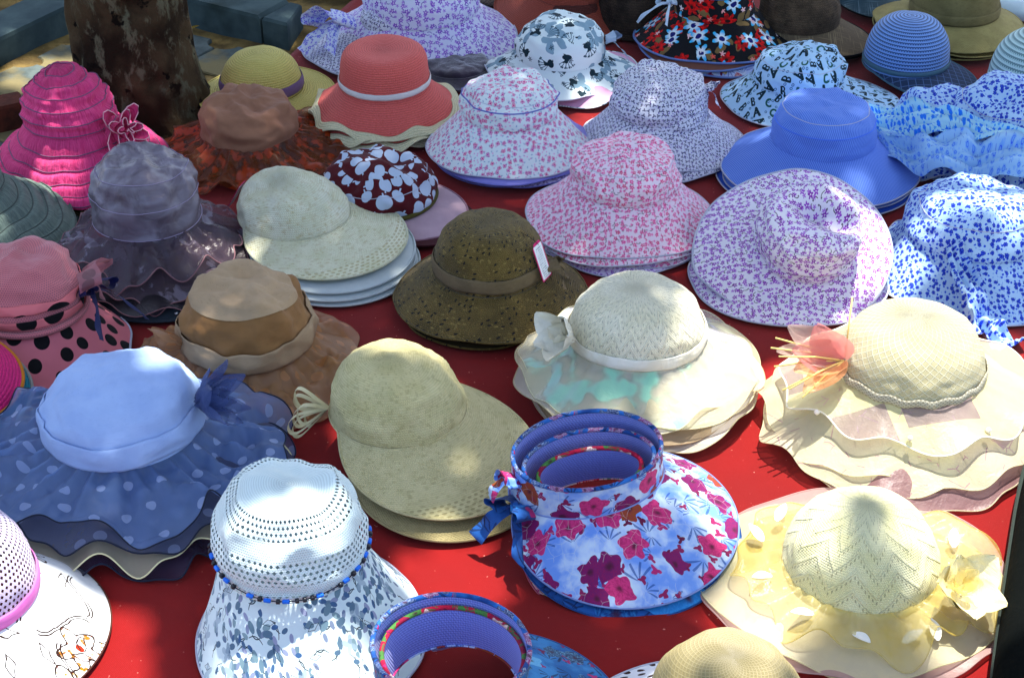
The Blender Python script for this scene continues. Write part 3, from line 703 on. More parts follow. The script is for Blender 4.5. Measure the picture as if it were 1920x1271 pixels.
def greyleaf(g, u, raw):
    c = hexc('#dcecee'); dk = hexc('#22303a'); big = g.ramp(g.noise(raw, 9., 2.), .42, .6)
    q4 = g.scatter(raw, 30., .9, 7); c = g.mix(g.mx(g.stroke(q4, .4, .02, 1., 0.), g.stroke(q4, .22, .024, -2.2, .08)) * (q4['a'] < .55), c, dk)
    for sd, s, cl, dn in ((2, 48., '#8fa6ab', .5), (5, 56., '#9ea4bd', .4), (8, 60., '#43618a', .3), (12, 40., '#7f98a0', .4)):
        q = g.scatter(raw, s, .95, sd); k = g.ell(q, .34, .19) * g.m('LESS_THAN', q['a'], big * .6 + dn * .22); c = g.mix(k, c, g.mix(q['b'], hexc(cl), hexc('#5c7488')))
    q5 = g.scatter(raw, 22., .9, 16); c = g.mix(g.flower(q5, .3, 4, .3) * (q5['a'] < .4) * .75, c, hexc('#9fb2bd'))
    q6 = g.scatter(raw, 26., .9, 19); R = g.absv(q6['y']) * 2.4 + g.absv(q6['x']); c = g.mix((g.absv(R - .26) < .022) * (q6['a'] < .5), c, dk)
    return dict(col=c)
def apples(g, u, raw):
    c = hexc('#4a1219'); q = g.scatter(raw, 31., .62, 2); sz = q['b'] * .16 + .3
    x, y = q['x'] / sz, q['y'] / sz; lobes = (x * x + y * y) < (g.absv(x) * .5 + .62)
    k = g.mx(lobes * (q['a'] < .92), g.stroke(q, .05, .16, 0., .34)); return dict(col=g.mix(k, c, hexc('#b9c5d6')))
def polka(base, dot, s, r, rand=.35, base2=None):
    def fn(g, u, raw):
        q = g.scatter(raw, s, rand, 2); return dict(col=g.mix(q['r'] < (q['b'] * .1 + r), g.mix(g.noise(raw, 12., 2.), hexc(base), hexc(base2 or base)), hexc(dot)))
    return fn
def pinstripe(c, c2, per=.005):
    def fn(g, u, raw):
        x, y, z = g.xyz(raw); return dict(col=g.mix(g.ramp(g.sin((x + y * .25) * (6.283 / per)), -.3, .3), hexc(c), hexc(c2)))
    return fn
def lattice(name, c, dark, su=.0135, sv=.0115, hole=True, thr=.78, c2=None):
    """crochet of raised diagonals with small open flowers between"""
    def f(g):
        x, y, z = g.xyz(g.warp(g.uv('polar'), .0008, 200.)); a = x / su + y / sv; b = x / su - y / sv
        la = g.absv(g.frac(a) - .5) * 2.; lb = g.absv(g.frac(b) - .5) * 2.; rid = g.mx(la, lb)
        ridge = g.ramp(rid, thr, thr + .12)
        fine = g.sin(a * 25.1) * g.sin(b * 25.1)
        hm = (1. - ridge) * g.ramp(fine, .05, .35)
        col = g.mix(ridge, hexc(dark), hexc(c)); col = g.mix(g.ramp(fine, -.2, .2, .6, 0.), col, hexc(c2 or c))
        d = dict(col=col, h=ridge * 1.5 + fine * .3)
        if hole: d['a'] = 1. - hm * .35
        return d
    return mat(name, f, .85, .2, .3, .9, .0022)
def zigzag(name, c, c2, per=.052, amp=.55, pv=.019):
    """fine knit with zigzag ridges and eyelets"""
    def f(g):
        x, y, z = g.xyz(g.uv('polar')); tri = g.absv(g.frac(x / per) - .5) * 2.; v = y / pv + tri * 1.25
        fr = g.frac(v); ridge = g.ramp(g.absv(fr - .5), .34, .46); row = g.m('FLOOR', y / .0031); st = g.absv(g.frac(x / .0034 + row * .5) - .5)
        fv = g.absv(g.frac(y / .0031) - .5); d = g.m('SQRT', st * st + fv * fv)
        eye = g.ramp(g.absv(fr - .3), .06, .1, 1., 0.) * (g.absv(g.frac(x / .0052) - .5) < .2)
        col = g.mix(g.ramp(g.noise(g.obj(), 20., 3.), .35, .65), hexc(c), hexc(c2)); col = g.mix(eye * .4, col, hexc(c2, .5))
        return dict(col=col, h=ridge * 1.3 + g.ramp(d, .1, .5, .6, 0.), a=1. - eye * .3)
    return mat(name, f, .9, .2, .3, .8, .002)
def lacemesh(name, c, rows, cell=.0058, dark=None, rowc=None):
    """fine white knit with bands of diamond holes; rows = list of (from, to) along the crown"""
    def f(g):
        x, y, z = g.xyz(g.uv('polar')); row = g.m('FLOOR', y / cell); u = x / cell + row * .5
        fu, fv = g.absv(g.frac(u) - .5), g.absv(g.frac(y / cell) - .5); on = None
        for a, b in rows:
            k = (y > a) * (y < b); on = k if on is None else g.mx(on, k)
        hole = g.ramp(fu + fv, .3, .38, 1., 0.) * on
        r2 = g.m('FLOOR', y / .0029); d = g.absv(g.frac(x / .003 + r2 * .5) - .5) + g.absv(g.frac(y / .0029) - .5)
        sm = g.ramp(d, .3, .5, 1., 0.)
        col = g.mix(sm * (1. - on) * .35, hexc(c), hexc(dark or c, .5))
        return dict(col=col, h=(1. - hole) * .7 + sm * .5, a=1. - hole)
    return mat(name, f, .85, .25, .3, .7, .0018)
def tagcard(border):
    def f(g):
        x, y, z = g.xyz(g.uv('print')); bd = g.mx(g.absv(x - .5) * .42, g.absv(y - .5)) ; b = g.mx(g.absv(x - .5) > .43, g.mx(y < .03, y > .93))
        ln = (g.frac(y * 17.) < .4) * (g.noise(g.comb(x * 24., g.m('FLOOR', y * 17.) * 3.1, 0.), 1., 1.) > .48) * (g.absv(x - .5) < .3) * (y < .85) * (y > .06)
        c = g.mix(ln * .85, hexc('#e8eef8'), hexc('#3c3f66')); return dict(col=g.mix(b, c, hexc(border)))
    return mat('tag_card', f, .5, .4, 0)
M_tag = tagcard('#c0246a')
M_dark = plain('black_fabric', '#0c0c10', .9)
M_navy = plain('navy_ribbon', '#141d4c', .5)
M_white_ribbon = plain('white_ribbon', '#e6e6e0', .5, '#d8dad6')
M_cream = plain('cream_cord', '#e6e2bc', .8)
M_thread = plain('dark_thread', '#1b2336', .7)
# ------------------------------------------------------------------ the hats, back rows first
def front(z_front, z_back):      # edge height: front (towards -Y) to back
    return lambda t: z_back + (z_front - z_back) * (.5 - .5 * np.sin(t))

# --- pink ruched hat
def ruched(root, c, c2, cord, r, zb, zt, R, seed, brim_rows, crown_rows):
    def f(g):
        x, y, z = g.xyz(g.uv('polar')); n = g.noise(g.comb(x * 330., y * 28., 0.), 1., 3.); p = g.obj()
        return dict(col=g.mix(g.ramp(n, .3, .72), hexc(c2), hexc(c)), h=n * 1.6 + g.noise(p, 60., 3.))
    m = mat('ruched_' + c[1:], f, .8, .2, .08, .9, .004); mc = plain('cord_' + c[1:], cord, .7)
    cr = crown(root, m, r, zb, zt, n=2.3, flare=.06, wr=(.005, 12), cz=(.003, 9), rings=(.006, .0215), seed=seed, lean=(-.012, .01), nt=44)
    piping(root, mc, cr, [int(43 * k) for k in crown_rows], .0011)
    br = brim(root, m, circ(R, noise=.05, seed=seed), front(.006, .02), c=.72, ruf=((.006, 5, 1.4, seed), (.004, 9, 1., seed + 2)), rings=(.007, .026), seed=seed, nt=40)
    piping(root, mc, br, [int(39 * k) for k in brim_rows], .0012); return m
h = hat('ruched_sun_hat', 'bright pink ruched sun hat with grey cords and a ruffled rosette, beside the tree trunk', -.835, 2.86)
m = ruched(h, '#e4628f', '#c84a74', '#7c5a74', .08, .105, .2, .176, 1., (.2, .4, .6, .8, .99), (.2, .36, .52, .68, .84, .99))
p = crown_pt(h, -18, .10, .02); rosette(h, m, p, (.75, -.75, .5), 0.046, 3.4, .03, 2, .014, edge=plain('rosette_edge', '#f0b8c0', .6))
h = hat('ruched_sun_hat', 'grey green ruched sun hat behind the pink hat with black polka dots', -.99, 2.60)
ruched(h, '#78877f', '#5d6b66', '#4a5450', .085, .10, .19, .20, 4., (.2, .4, .6, .8, .99), (.3, .5, .7, .99))

# --- pale straw hat with mauve ribbon
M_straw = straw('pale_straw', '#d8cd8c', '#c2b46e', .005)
h = hat('straw_hat', 'pale yellow straw hat with a mauve ribbon, behind the brown organza hat', -.522, 3.19)
crown(h, M_straw, .083, .018, .10, n=2.5, wr=(.001, 10), seed=2.); band(h, plain('mauve_ribbon', '#6f5878', .6), .024, .045, .0035)
brim(h, M_straw, circ(.142, .012, -.01), .008, c=1., wr=(.003, 8), seed=2., hem=M_straw, hr=.002)

# --- brown organza hat
h = hat('organza_sun_hat', 'brown satin hat with a rust orange floral organza brim', -.512, 2.93)
M = slub('mauve_brown_cloth', '#85614f', '#946e5a', '#6c4a3a')
crown(h, M, .091, .046, .120, n=3.6,  wr=(.004, 11), cz=(.0035, 9), dents=((.35, -.1, .5, .012), (-.3, .2, .4, -.004)), seed=3., nt=40)
M_rust = organza('rust_organza', '#8a4c2e', '#6c3518', .72, blotch=(('#b8501c', 26., .52), ('#4f2d1e', 40., .58), ('#c4532a', 60., .66)))
brim(h, M_rust, circ(.192, .012, .0, .185, noise=.12, seed=3), .008, c=.62, ruf=((.016, 7, 1.3, 1.), (.009, 15, .9, 4.)), wr=(.014, 14), gath=(.010, 34), seed=3., nt=36, nth=240, hem=M_rust, hr=.0012, thick=0, zin=.052)
brim(h, M_rust, circ(.18, .012, 0, .17, noise=.15, seed=8), .006, c=.7, ruf=((.012, 6, 1.2, 7.),), gath=(.005, 30), seed=8., nt=26, nth=200, thick=0, zin=.046, name='frill')

# --- mauve satin hat
h = hat('satin_sun_hat', 'shiny mauve grey satin bucket hat with frilled translucent brim', -.625, 2.50)
M_mauve = satin('mauve_satin', '#4e454f', '#7a7480', .25)
crown(h, M_mauve, .086, .1, .204, n=4.8, flare=.07, wr=(.004, 9), cz=(.003, 8), dents=((.3, .3, .5, .014), (-.5, -.2, .4, .006)), seed=4., nt=44, lean=(-.004, .012))
piping(h, plain('mauve_stitching', '#9a90a6', .7), kids(h)[0], (20, 31, 43), .0008, 'stitching')
M_mo = organza('mauve_organza', '#6a5a68', '#544650', .66, rough=.26, blotch=(('#8a8290', 16., .56),)); M_hem = plain('mauve_hem', '#8c6a6e', .5)
brim(h, M_mo, circ(.158, 0, -.005, .15, noise=.1, seed=4), .058, c=.75, ruf=((.014, 9, 1.4, 2.), (.010, 4, 1., 5.), (.006, 19, 1.5, 1.)), wr=(.018, 14), gath=(.010, 26), seed=4., nt=36, nth=260, hem=M_hem, hr=.0011, thick=0)
brim(h, M_mo, circ(.158, .012, -.012, .158, noise=.12, seed=9), .034, c=.75, ruf=((.013, 7, 1.6, 8.), (.006, 16, 2., 3.)), seed=9., nt=30, nth=260, hem=M_hem, hr=.0011, thick=0, zin=.092, name='frill', hname='frill_edge')
h2 = hat('satin_sun_hat', 'dark plum frilled hat right under the mauve satin bucket hat', -.605, 2.475)
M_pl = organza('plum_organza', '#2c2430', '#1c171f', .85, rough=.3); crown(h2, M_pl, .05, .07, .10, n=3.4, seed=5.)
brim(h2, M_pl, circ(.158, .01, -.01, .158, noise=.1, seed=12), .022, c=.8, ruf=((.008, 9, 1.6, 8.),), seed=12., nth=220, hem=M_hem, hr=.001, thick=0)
h2 = hat('sun_hat', 'dark slate fabric hat with a snap, at the bottom of the mauve satin pile', -.60, 2.465)
crown(h2, M_dark, .05, .045, .08, n=3.4, seed=5.); M_sl = plain('slate_cloth', '#262f38', .6, '#323c46')
brim(h2, M_sl, circ(.165, .005, -.005, .155), .008, c=.9, wr=(.004, 8), seed=13., hem=M_sl, hr=.0025)
tube('snap', h2, plain('steel', '#c8ccd0', .25, metallic=1.), [(.045, -.145, .013), (.045, -.146, .018)], [.004, .003], ns=10)

# --- pink polka-dot hat
def meshpink(g):
    x, y, z = g.xyz(g.uv('polar')); row = g.m('FLOOR', y / .0034); fu = g.absv(g.frac(x / .0038 + row * .5) - .5); fv = g.absv(g.frac(y / .0034) - .5)
    d = g.m('SQRT', fu * fu + fv * fv); return dict(col=g.mix(g.ramp(d, .22, .34), hexc('#8a5660'), hexc('#c07a7e')), h=d)
M_mp = mat('pink_mesh', meshpink, .85, .2, .3, .6, .0015); M_pd = printed('pink_polka', polka('#d08288', '#08080c', 27., .28, .55, '#bc707a'))
h = hat('polka_dot_sun_hat', 'salmon pink mesh hat with black polka dots on brim and bands, bow at its side', -.765, 2.235)
crown(h, M_mp, .08, .082, .19, n=2.8, flare=.05, wr=(.004, 9), cz=(.003, 7), seed=6., dents=((.2, -.1, .5, .006),))
M_pb = printed('pink_dotted_band', polka('#d67f82', '#08080c', 19., .26, .3))
band(h, M_pb, .118, .133, .004, seed=1); band(h, M_pb, .093, .108, .004, seed=2); tube('band_edge', h, M_mp, crown_ring(h, .084, .005)[:-1], .005, True, 6)
brim(h, M_pd, circ(.152, .0, -.005, .152, noise=.05, seed=6), .008, c=.85, ruf=((.006, 4, 1.3, 1.),), wr=(.003, 8), seed=6.2, hem=M_pd, hr=.002)
M_bo = organza('dotted_pink_organza', '#c48a90', '#a87078', .75, dots=('#0a0a10', 26., .3))
c = crown_pt(h, 8, .13, .012); bow(h, M_bo, c, (1, .1, .1), (0, .3, 1), .055, .036, 1, 3, .05); bow(h, M_navy, c + Vector((.012, -.008, -.012)), (1, -.5, -.1), (0, .3, 1), .04, .016, 2, 5, .10, name='navy_bow')

# --- woven straw visors at the left edge
for i, (lb, c1, c2, eg, dx, dz) in enumerate((('bright pink woven straw visor with an orange bound edge', '#d8477c', '#b02f64', '#b77a42', 0, .075), ('teal woven straw visor under the pink woven visor', '#2e7d8c', '#1f5d6c', '#8c8f8a', .01, .055))):
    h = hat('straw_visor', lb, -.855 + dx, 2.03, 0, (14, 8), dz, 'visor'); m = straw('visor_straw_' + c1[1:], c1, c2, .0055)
    crown(h, m, .06, .05, .075, n=4., seed=3.); e = plain('visor_edge_' + c1[1:], eg, .7)
    brim(h, m, circ(.125, .0, .0, .10), .016, c=1.3, seed=7., hem=e, hr=.0028, wr=(.001, 8))

# --- beige organza hat
h = hat('organza_sun_hat', 'beige linen hat with pinched crown and dotted tan organza brim', -.412, 2.165)
M = slub('beige_linen', '#9c876e', '#ac967c', '#5f4a36'); M_bt = slub('tan_linen', '#8d6c4c', '#7a5b3e', '#5c4430')
crown(h, M_bt, .098, .07, .178, n=2.9, wr=(.005, 9), cz=(.004, 7), dents=((.55, .1, .45, .02), (-.2, -.3, .5, .006), (.1, .5, .4, .01)), seed=8., nt=44, tip=.6)
crown(h, M, .098, .07, .178, n=2.9, wr=(.005, 9), cz=(.004, 7), dents=((.55, .1, .45, .02), (-.2, -.3, .5, .006), (.1, .5, .4, .01)), seed=8., nt=30, name='crown_tip', smax=.5, lift=.0016)
band(h, M, .072, .11, .007, .002, 3, 2, rows=10, name='linen_band')
M_tan = organza('tan_organza', '#c6a284', '#ac8660', .66, dots=('#c08a5c', 27., .23))
brim(h, M_tan, circ(.188, .0, .0, .178, noise=.1, seed=5), .01, c=.62, ruf=((.016, 6, 1.2, 2.), (.009, 13, .9, 4.)), wr=(.020, 13), gath=(.014, 22), seed=9., nt=40, nth=260, hem=M_tan, hr=.001, thick=0)
brim(h, M_tan, circ(.175, .0, .0, .172, noise=.1, seed=7), .006, c=.7, ruf=((.010, 5, 1.2, 6.),), seed=10., nt=24, nth=200, thick=0, zin=.064, name='frill')
blossom(h, [M_tan], crown_pt(h, 205, .085, .004), (-.9, -.3, .5), 5, .05, .035, .5, .5, seed=4)

# --- light blue organza hat
M_bl = slub('pale_blue_linen', '#a6bbe0', '#96abd4', '#7f93bd'); M_blo = organza('blue_organza', '#86a2d0', '#6c88bc', .55, dots=('#b4c2e0', 25., .16), rough=.36)
h = hat('organza_sun_hat', 'light blue linen hat with dotted blue organza brim and a dark blue petal flower', -.545, 1.885)
crown(h, M_bl, .109, .11, .194, n=3.2, flare=.0, wr=(.004, 9), cz=(.003, 7), dents=((-.7, -.2, .35, .012), (.1, -.3, .4, .004)), seed=11., nt=44)
band(h, M_bl, .113, .15, .0045, .003, 3, 4, rows=10, name='linen_band')
brim(h, M_blo, circ(.238, .0, -.0, .185, noise=.08, seed=5), .07, c=.7, ruf=((.020, 7, 1.3, 2.), (.010, 17, 1.5, 4.), (.010, 11, .8, 7.)), wr=(.020, 13), gath=(.014, 28), seed=11., nt=44, nth=300, hem=M_thread, hr=.0012, thick=0)
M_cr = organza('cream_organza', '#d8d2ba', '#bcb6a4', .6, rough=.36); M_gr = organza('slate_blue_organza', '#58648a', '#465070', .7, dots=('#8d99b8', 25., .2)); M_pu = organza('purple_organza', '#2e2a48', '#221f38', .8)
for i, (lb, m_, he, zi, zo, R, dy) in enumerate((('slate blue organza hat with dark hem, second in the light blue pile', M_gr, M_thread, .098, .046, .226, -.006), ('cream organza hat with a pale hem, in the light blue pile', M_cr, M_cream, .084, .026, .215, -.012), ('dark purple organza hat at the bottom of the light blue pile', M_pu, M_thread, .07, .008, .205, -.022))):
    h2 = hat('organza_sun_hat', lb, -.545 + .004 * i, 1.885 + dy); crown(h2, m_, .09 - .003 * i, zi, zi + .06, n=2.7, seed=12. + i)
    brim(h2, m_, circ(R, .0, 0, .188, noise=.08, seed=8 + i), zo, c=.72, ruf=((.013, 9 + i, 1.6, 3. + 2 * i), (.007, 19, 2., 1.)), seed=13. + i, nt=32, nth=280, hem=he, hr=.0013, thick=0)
M_bp = organza('dark_blue_petal', '#4c5c8e', '#3a4a7c', .7); c = crown_pt(h, -5, .155, .004)
blossom(h, [M_bp], c, (1, -.15, .35), 7, .07, .034, .75, .3, .2, 3, 2)

# --- purple floral hat at the back with a bow
M_pf = printed('purple_sprig', ditsy('#cfd2ea', '#6c34a8', '#9a70c8', '#5a48a0', 62., 3, .8, base2='#dfe0f0'))
M_vb = printed('violet_blue_sprig', ditsy('#cfd6f6', '#4a5cc8', '#7a6ad0', '#3a4ab0', 70., 8))
h = hat('floral_sun_hat', 'lilac floral sun hat with a violet blue bow, wide brim over dark velvet', -.20, 3.46)
crown(h, M_pf, .118, .085, .19, n=3., flare=.08, wr=(.004, 9), cz=(.003, 7), seed=14.)
brim(h, M_pf, circ(.208, .0, .01, .20, noise=.04), front(.012, .03), c=.8, ruf=((.008, 4, 1.3, 1.),), wr=(.004, 8), seed=14.2, hem=M_pf, hr=.002)
c = Vector((-.175, -.075, .085)); bow(h, M_vb, c, (-.8, -.6, .1), (0, .4, 1), .07, .055, 2, 3, .10)
h2 = hat('floral_sun_hat', 'white hat with small black print under the violet blue bow', -.24, 3.435); M_bk = printed('black_print', clover)
crown(h2, M_bk, .09, .055, .12, n=3., seed=15.); brim(h2, M_bk, circ(.215, -.005, -.005, .2), .006, c=.9, ruf=((.006, 5, 1.3, 1.),), seed=15.2, hem=M_pf, hr=.002)
h2 = hat('velvet_hat', 'dark purple velvet hat peeking out between the lilac floral hat and the salmon straw hat', -.12, 3.30); M_ve = plain('dark_velvet', '#191222', .7, '#241a30', sheen=.8)
crown(h2, M_ve, .07, .02, .035, n=3., seed=15.); brim(h2, M_ve, circ(.105), .006, c=.9, ruf=((.004, 7, 1.3, 1.),), seed=15.2, hem=M_ve, hr=.002)

# --- salmon straw hat
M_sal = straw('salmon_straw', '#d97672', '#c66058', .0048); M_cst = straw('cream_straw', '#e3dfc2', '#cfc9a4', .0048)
def salmon(x, y, lb, z, seed, rz=0, k=1.):
    h = hat('straw_hat', lb, x, y, rz, (0, 0), z)
    crown(h, M_sal, .0855 * k, .062 * k, .143 * k, ry=.09 * k, n=5.5, flare=.05, wr=(.001, 8), dents=((0, -.1, .55, .007),), seed=seed, nt=44)
    brim(h, M_sal, circ(.138), .02, c=.85, ruf=((.005, 6, 1.6, seed), (.003, 11, 2., 2.)), wr=(.001, 8), seed=seed, thick=.002)
    e = np.array(h['_edge']).reshape(-1, 3); t = grid_theta(168)[:-1]; rows = []
    for k in np.linspace(0, 1, 7):
        q = e.copy(); w = 9 * t + seed + 2 * pn(np.cos(t) * 1.5, np.sin(t) * 1.5, seed)
        q[:, 0] += np.cos(t) * (.016 * k + .004 * k * np.cos(w)); q[:, 1] += np.sin(t) * (.016 * k + .004 * k * np.cos(w)); q[:, 2] = np.maximum(q[:, 2] - .009 * k + .0075 * k * np.sin(w), .003) + .0006; rows.append(np.vstack([q, q[:1]]))
    P = np.array(rows); U = np.stack(np.broadcast_arrays(np.append(t, t[-1] + t[1] - t[0])[None, :] * .14, np.linspace(0, .018, 7)[:, None]), -1)
    sheet('brim_edge', h, M_cst, P, U, U, .002); return h
h = salmon(-.255, 3.065, 'salmon pink straw hat with white cord band and wavy cream edge, topmost', .022, 2.)
band(h, plain('white_cord', '#ddd8d4', .8, '#cfc9c8'), .069, .081, .0035, rows=5)
salmon(-.252, 3.06, 'salmon straw hat in the middle of the salmon stack', .011, 4., 35, .9); salmon(-.258, 3.062, 'salmon straw hat with cream edge at the bottom of the salmon stack', 0, 6.2, 80, .85)

# --- grey flowered white hat
M_gf = printed('grey_flower_print', greyflower)
h = hat('floral_bucket_hat', 'white bucket hat with grey and black flowers in front of the terracotta straw hat', .103, 3.27)
crown(h, M_gf, .089, .052, .134, n=3., flare=.05, wr=(.004, 9), cz=(.002, 7), seed=16., tip=.75)
brim(h, M_gf, circ(.155, .004, -.005, .15, lobes=((.07, 4, .6),)), .012, c=.85, ruf=((.006, 4, 1.3, 1.),), wr=(.003, 8), seed=16.2, hem=M_gf, hr=.0016)
M_sg = satin('silver_ribbon', '#9fb2c4', '#8294aa', .35); bow(h, M_sg, crown_pt(h, 5, .085, .01), (1, -.2, .1), (0, .4, 1), .04, .02, 1, 9, .09)
under(h, ['pale pink hat under the grey flowered white bucket hat'], .012, mats=(plain('pale_pink_cloth', '#cfa6c0', .8),), hems=(M_gf,))

# --- red rose print hat stack
M_ro = printed('rose_print', roses); M_lil = plain('lilac_binding', '#7b7cc0', .7); M_lilc = plain('lilac_cloth', '#9a96d4', .8, '#8b88c8'); M_dd = printed('dark_ditsy', ditsy('#c8c4e4', '#3a2a68', '#7a5aa0', '#2a2048', 110., 5))
h = hat('floral_bucket_hat', 'white bucket hat with tiny red roses and blue piping, topmost of its stack', -.005, 2.915)
cr_o = crown(h, M_ro, .088, .085, .163, n=2.9, flare=.05, wr=(.005, 9), cz=(.004, 7), dents=((.5, -.2, .4, .008), (-.3, .3, .4, .006)), seed=17., nt=40)
piping(h, plain('blue_piping', '#6a72b4', .7), cr_o, (28,), .0016)
brim(h, M_ro, circ(.158, -.002, -.012, .15), .006, c=.9, ruf=((.004, 3, 1.3, 1.),), wr=(.003, 8), seed=17.2, hem=M_ro, hr=.0016)
under(h, ['lilac fabric hat, second in the red rose stack', 'dark sprigged hat with lilac edge, third in the red rose stack', 'plain lilac hat at the bottom of the red rose stack'], .009, mats=(M_lilc, M_dd, M_lilc), hems=(M_lil, M_lil, M_lil))

# --- navy printed hat
M_nc = printed('navy_clover', clover)
h = hat('floral_bucket_hat', 'white bucket hat densely printed with navy clovers, with a ruffled bow', .285, 2.955)
crown(h, M_nc, .088, .08, .161, n=2.8, flare=.04, wr=(.006, 9), cz=(.004, 8), dents=((-.3, -.1, .4, .008), (.4, .3, .4, .006)), seed=18., nt=40)
brim(h, M_nc, circ(.157, .006, -.006, .15), .008, c=.85, ruf=((.006, 4, 1.4, 2.),), wr=(.004, 8), seed=18.3, hem=M_nc, hr=.0016)
bow(h, M_nc, crown_pt(h, 5, .12, .006), (1, -.3, .1), (0, .3, 1), .03, .024, 1, 4, .05)
under(h, ['matching navy clover hat under the white bucket hat with navy clovers'], .012, shift=((.012, -.006),))

# --- pink floral hat stack
M_pk = printed('pink_ditsy', ditsy('#ead6e0', '#c8206c', '#dc5a9c', '#3c1428', 80., 1, base2='#e6d8e4'))
h = hat('floral_sun_hat', 'white sun hat with dense pink flowers, topmost of a stack of four', .20, 2.628)
crown(h, M_pk, .092, .085, .168, n=3., flare=.05, wr=(.004, 9), cz=(.004, 7), dents=((.5, -.2, .4, .007),), seed=19., nt=40)
brim(h, M_pk, circ(.172, -.006, -.006, .158), .006, c=.8, ruf=((.005, 4, 1.4, 2.),), wr=(.003, 8), seed=19.3, hem=M_pk, hr=.0016)
under(h, ['pink flowered hat, second in the pink flowered stack', 'pink flowered hat, third in the pink flowered stack', 'violet flowered hat at the bottom of the pink flowered stack'], .0085, rot=(15, -20, 40, 8), mats=(None, None, printed('violet_ditsy_low', ditsy('#ddd2f0', '#7a44a8', '#a878c8', '#3a2848', 88., 4))))

# --- purple floral hat, tipped towards us
M_pp = printed('purple_ditsy', ditsy('#e2e0ea', '#74268e', '#9a50ba', '#2c1a30', 76., 2, base2='#eae6f0'))
h = hat('floral_fedora', 'purple flowered hat with pinched crown and round brim tipped up', .50, 2.46, 0, (27, -3), .058)
crown(h, M_pp, .084, .024, .112, ry=.086, n=4.2, flare=.0, wr=(.004, 9), cz=(.004, 7), dents=((.0, .3, .36, .04), (.35, .1, .34, .042), (.68, -.1, .26, .03), (-.3, .5, .3, .012)), seed=20., nt=56, tip=.7, lean=(.004, -.006))
brim(h, M_pp, circ(.168, -.018, .0, .158), .004, c=1.2, ruf=((.008, 3, 1.4, 2.5),), wr=(.004, 8), seed=20.3, hem=M_pp, hr=.002, floor=-.05)
band(h, M_pp, .031, .05, .0025, seed=2)
h2 = hat('floral_sun_hat', 'purple flowered hat lying flat under the tipped purple flowered hat', .475, 2.455)
crown(h2, M_pp, .08, .03, .05, n=3., seed=21.); brim(h2, M_pp, circ(.172, 0, -.005, .16), .005, c=.9, ruf=((.003, 4, 1.4, 2.5),), seed=21., hem=M_pp, hr=.0018)

# --- blue pinstriped hat
M_ps = printed('blue_pinstripe', pinstripe('#5573c4', '#7c98dc', .0036)); M_ps2 = printed('blue_pinstripe_tip', pinstripe('#5573c4', '#7490d4', .003))
h = hat('bucket_hat', 'blue pinstriped bucket hat with a wide brim, in front of the lettered hat', .588, 2.835)
cr_o = crown(h, M_ps, .088, .066, .156, n=4.8, flare=.11, wr=(.003, 9), cz=(.002, 7), dents=((-.2, .1, .6, .004), (.8, -.2, .25, .006)), seed=22., nt=44, tip=.85)
piping(h, plain('blue_seam', '#5a7ee0', .7), cr_o, (30,), .0011, 'seam')
brim(h, M_ps, circ(.184, -.004, -.01, .172), .006, c=.9, ruf=((.006, 3, 1.4, 1.),), wr=(.003, 8), seed=22.3, hem=M_ps, hr=.0016)
under(h, ['blue hat just under the pinstriped bucket hat', 'blue hat at the bottom of the pinstriped pile'], .010, rot=(12, -18), mats=(M_ps2, plain('dark_blue_cloth', '#2d4a9c', .8)))

# --- lettered hat
M_lt = printed('letter_print', letters)
h = hat('printed_sun_hat', 'pale blue sun hat printed with letters A, B and C, behind the pinstriped hat', .588, 3.16)
crown(h, M_lt, .088, .055, .118, n=2.5, flare=.06, wr=(.005, 9), cz=(.004, 7), dents=((-.5, .3, .4, .012),), seed=23., nt=40, lean=(.01, .006))
brim(h, M_lt, circ(.172, .03, -.01, .155, lobes=((.09, 2, .5),)), .006, c=.8, ruf=((.008, 4, 1.4, 2.),), wr=(.004, 8), seed=23.3, hem=M_lt, hr=.0014)

# --- black hat with large flowers
M_db = printed('dark_bloom', darkbloom); M_blb = plain('grey_blue_binding', '#6f83b4', .7); M_bro = plain('brown_satin', '#6e4a40', .5)
h = hat('floral_sun_hat', 'black sun hat with large red and light blue flowers and blue binding', .443, 3.45)
cr_o = crown(h, M_db, .088, .075, .17, n=3.4, flare=.03, wr=(.003, 9), seed=24., nt=40, tip=.8); piping(h, plain('blue_cord', '#3b6ea6', .6), cr_o, (24,), .0022)
brim(h, M_db, circ(.172, 0, -.008, .158), .006, c=.95, ruf=((.004, 3, 1.4, 1.),), wr=(.002, 8), seed=24.1, hem=M_blb, hr=.0028)
M_pale = plain('pale_blue_ribbon', '#c6d6e4', .5); bow(h, M_pale, crown_pt(h, 190, .10, .008), (-1, -.5, .1), (0, .4, 1), .035, .014, 2, 2, .09)
under(h, ['brown hat with blue grey edge under the black flowered hat', 'pale printed hat with blue edge at the bottom of the black flowered pile'], .011, mats=(M_bro, printed('pale_watercolour', watercolour('#d4dcf0', '#b4c0e4', ('#c8a05a', '#b85a70', '#7a80c8', '#ece0d0'), '#6a78b8'))), shift=((-.004, -.004), (.0, -.006)), grow=1.012)

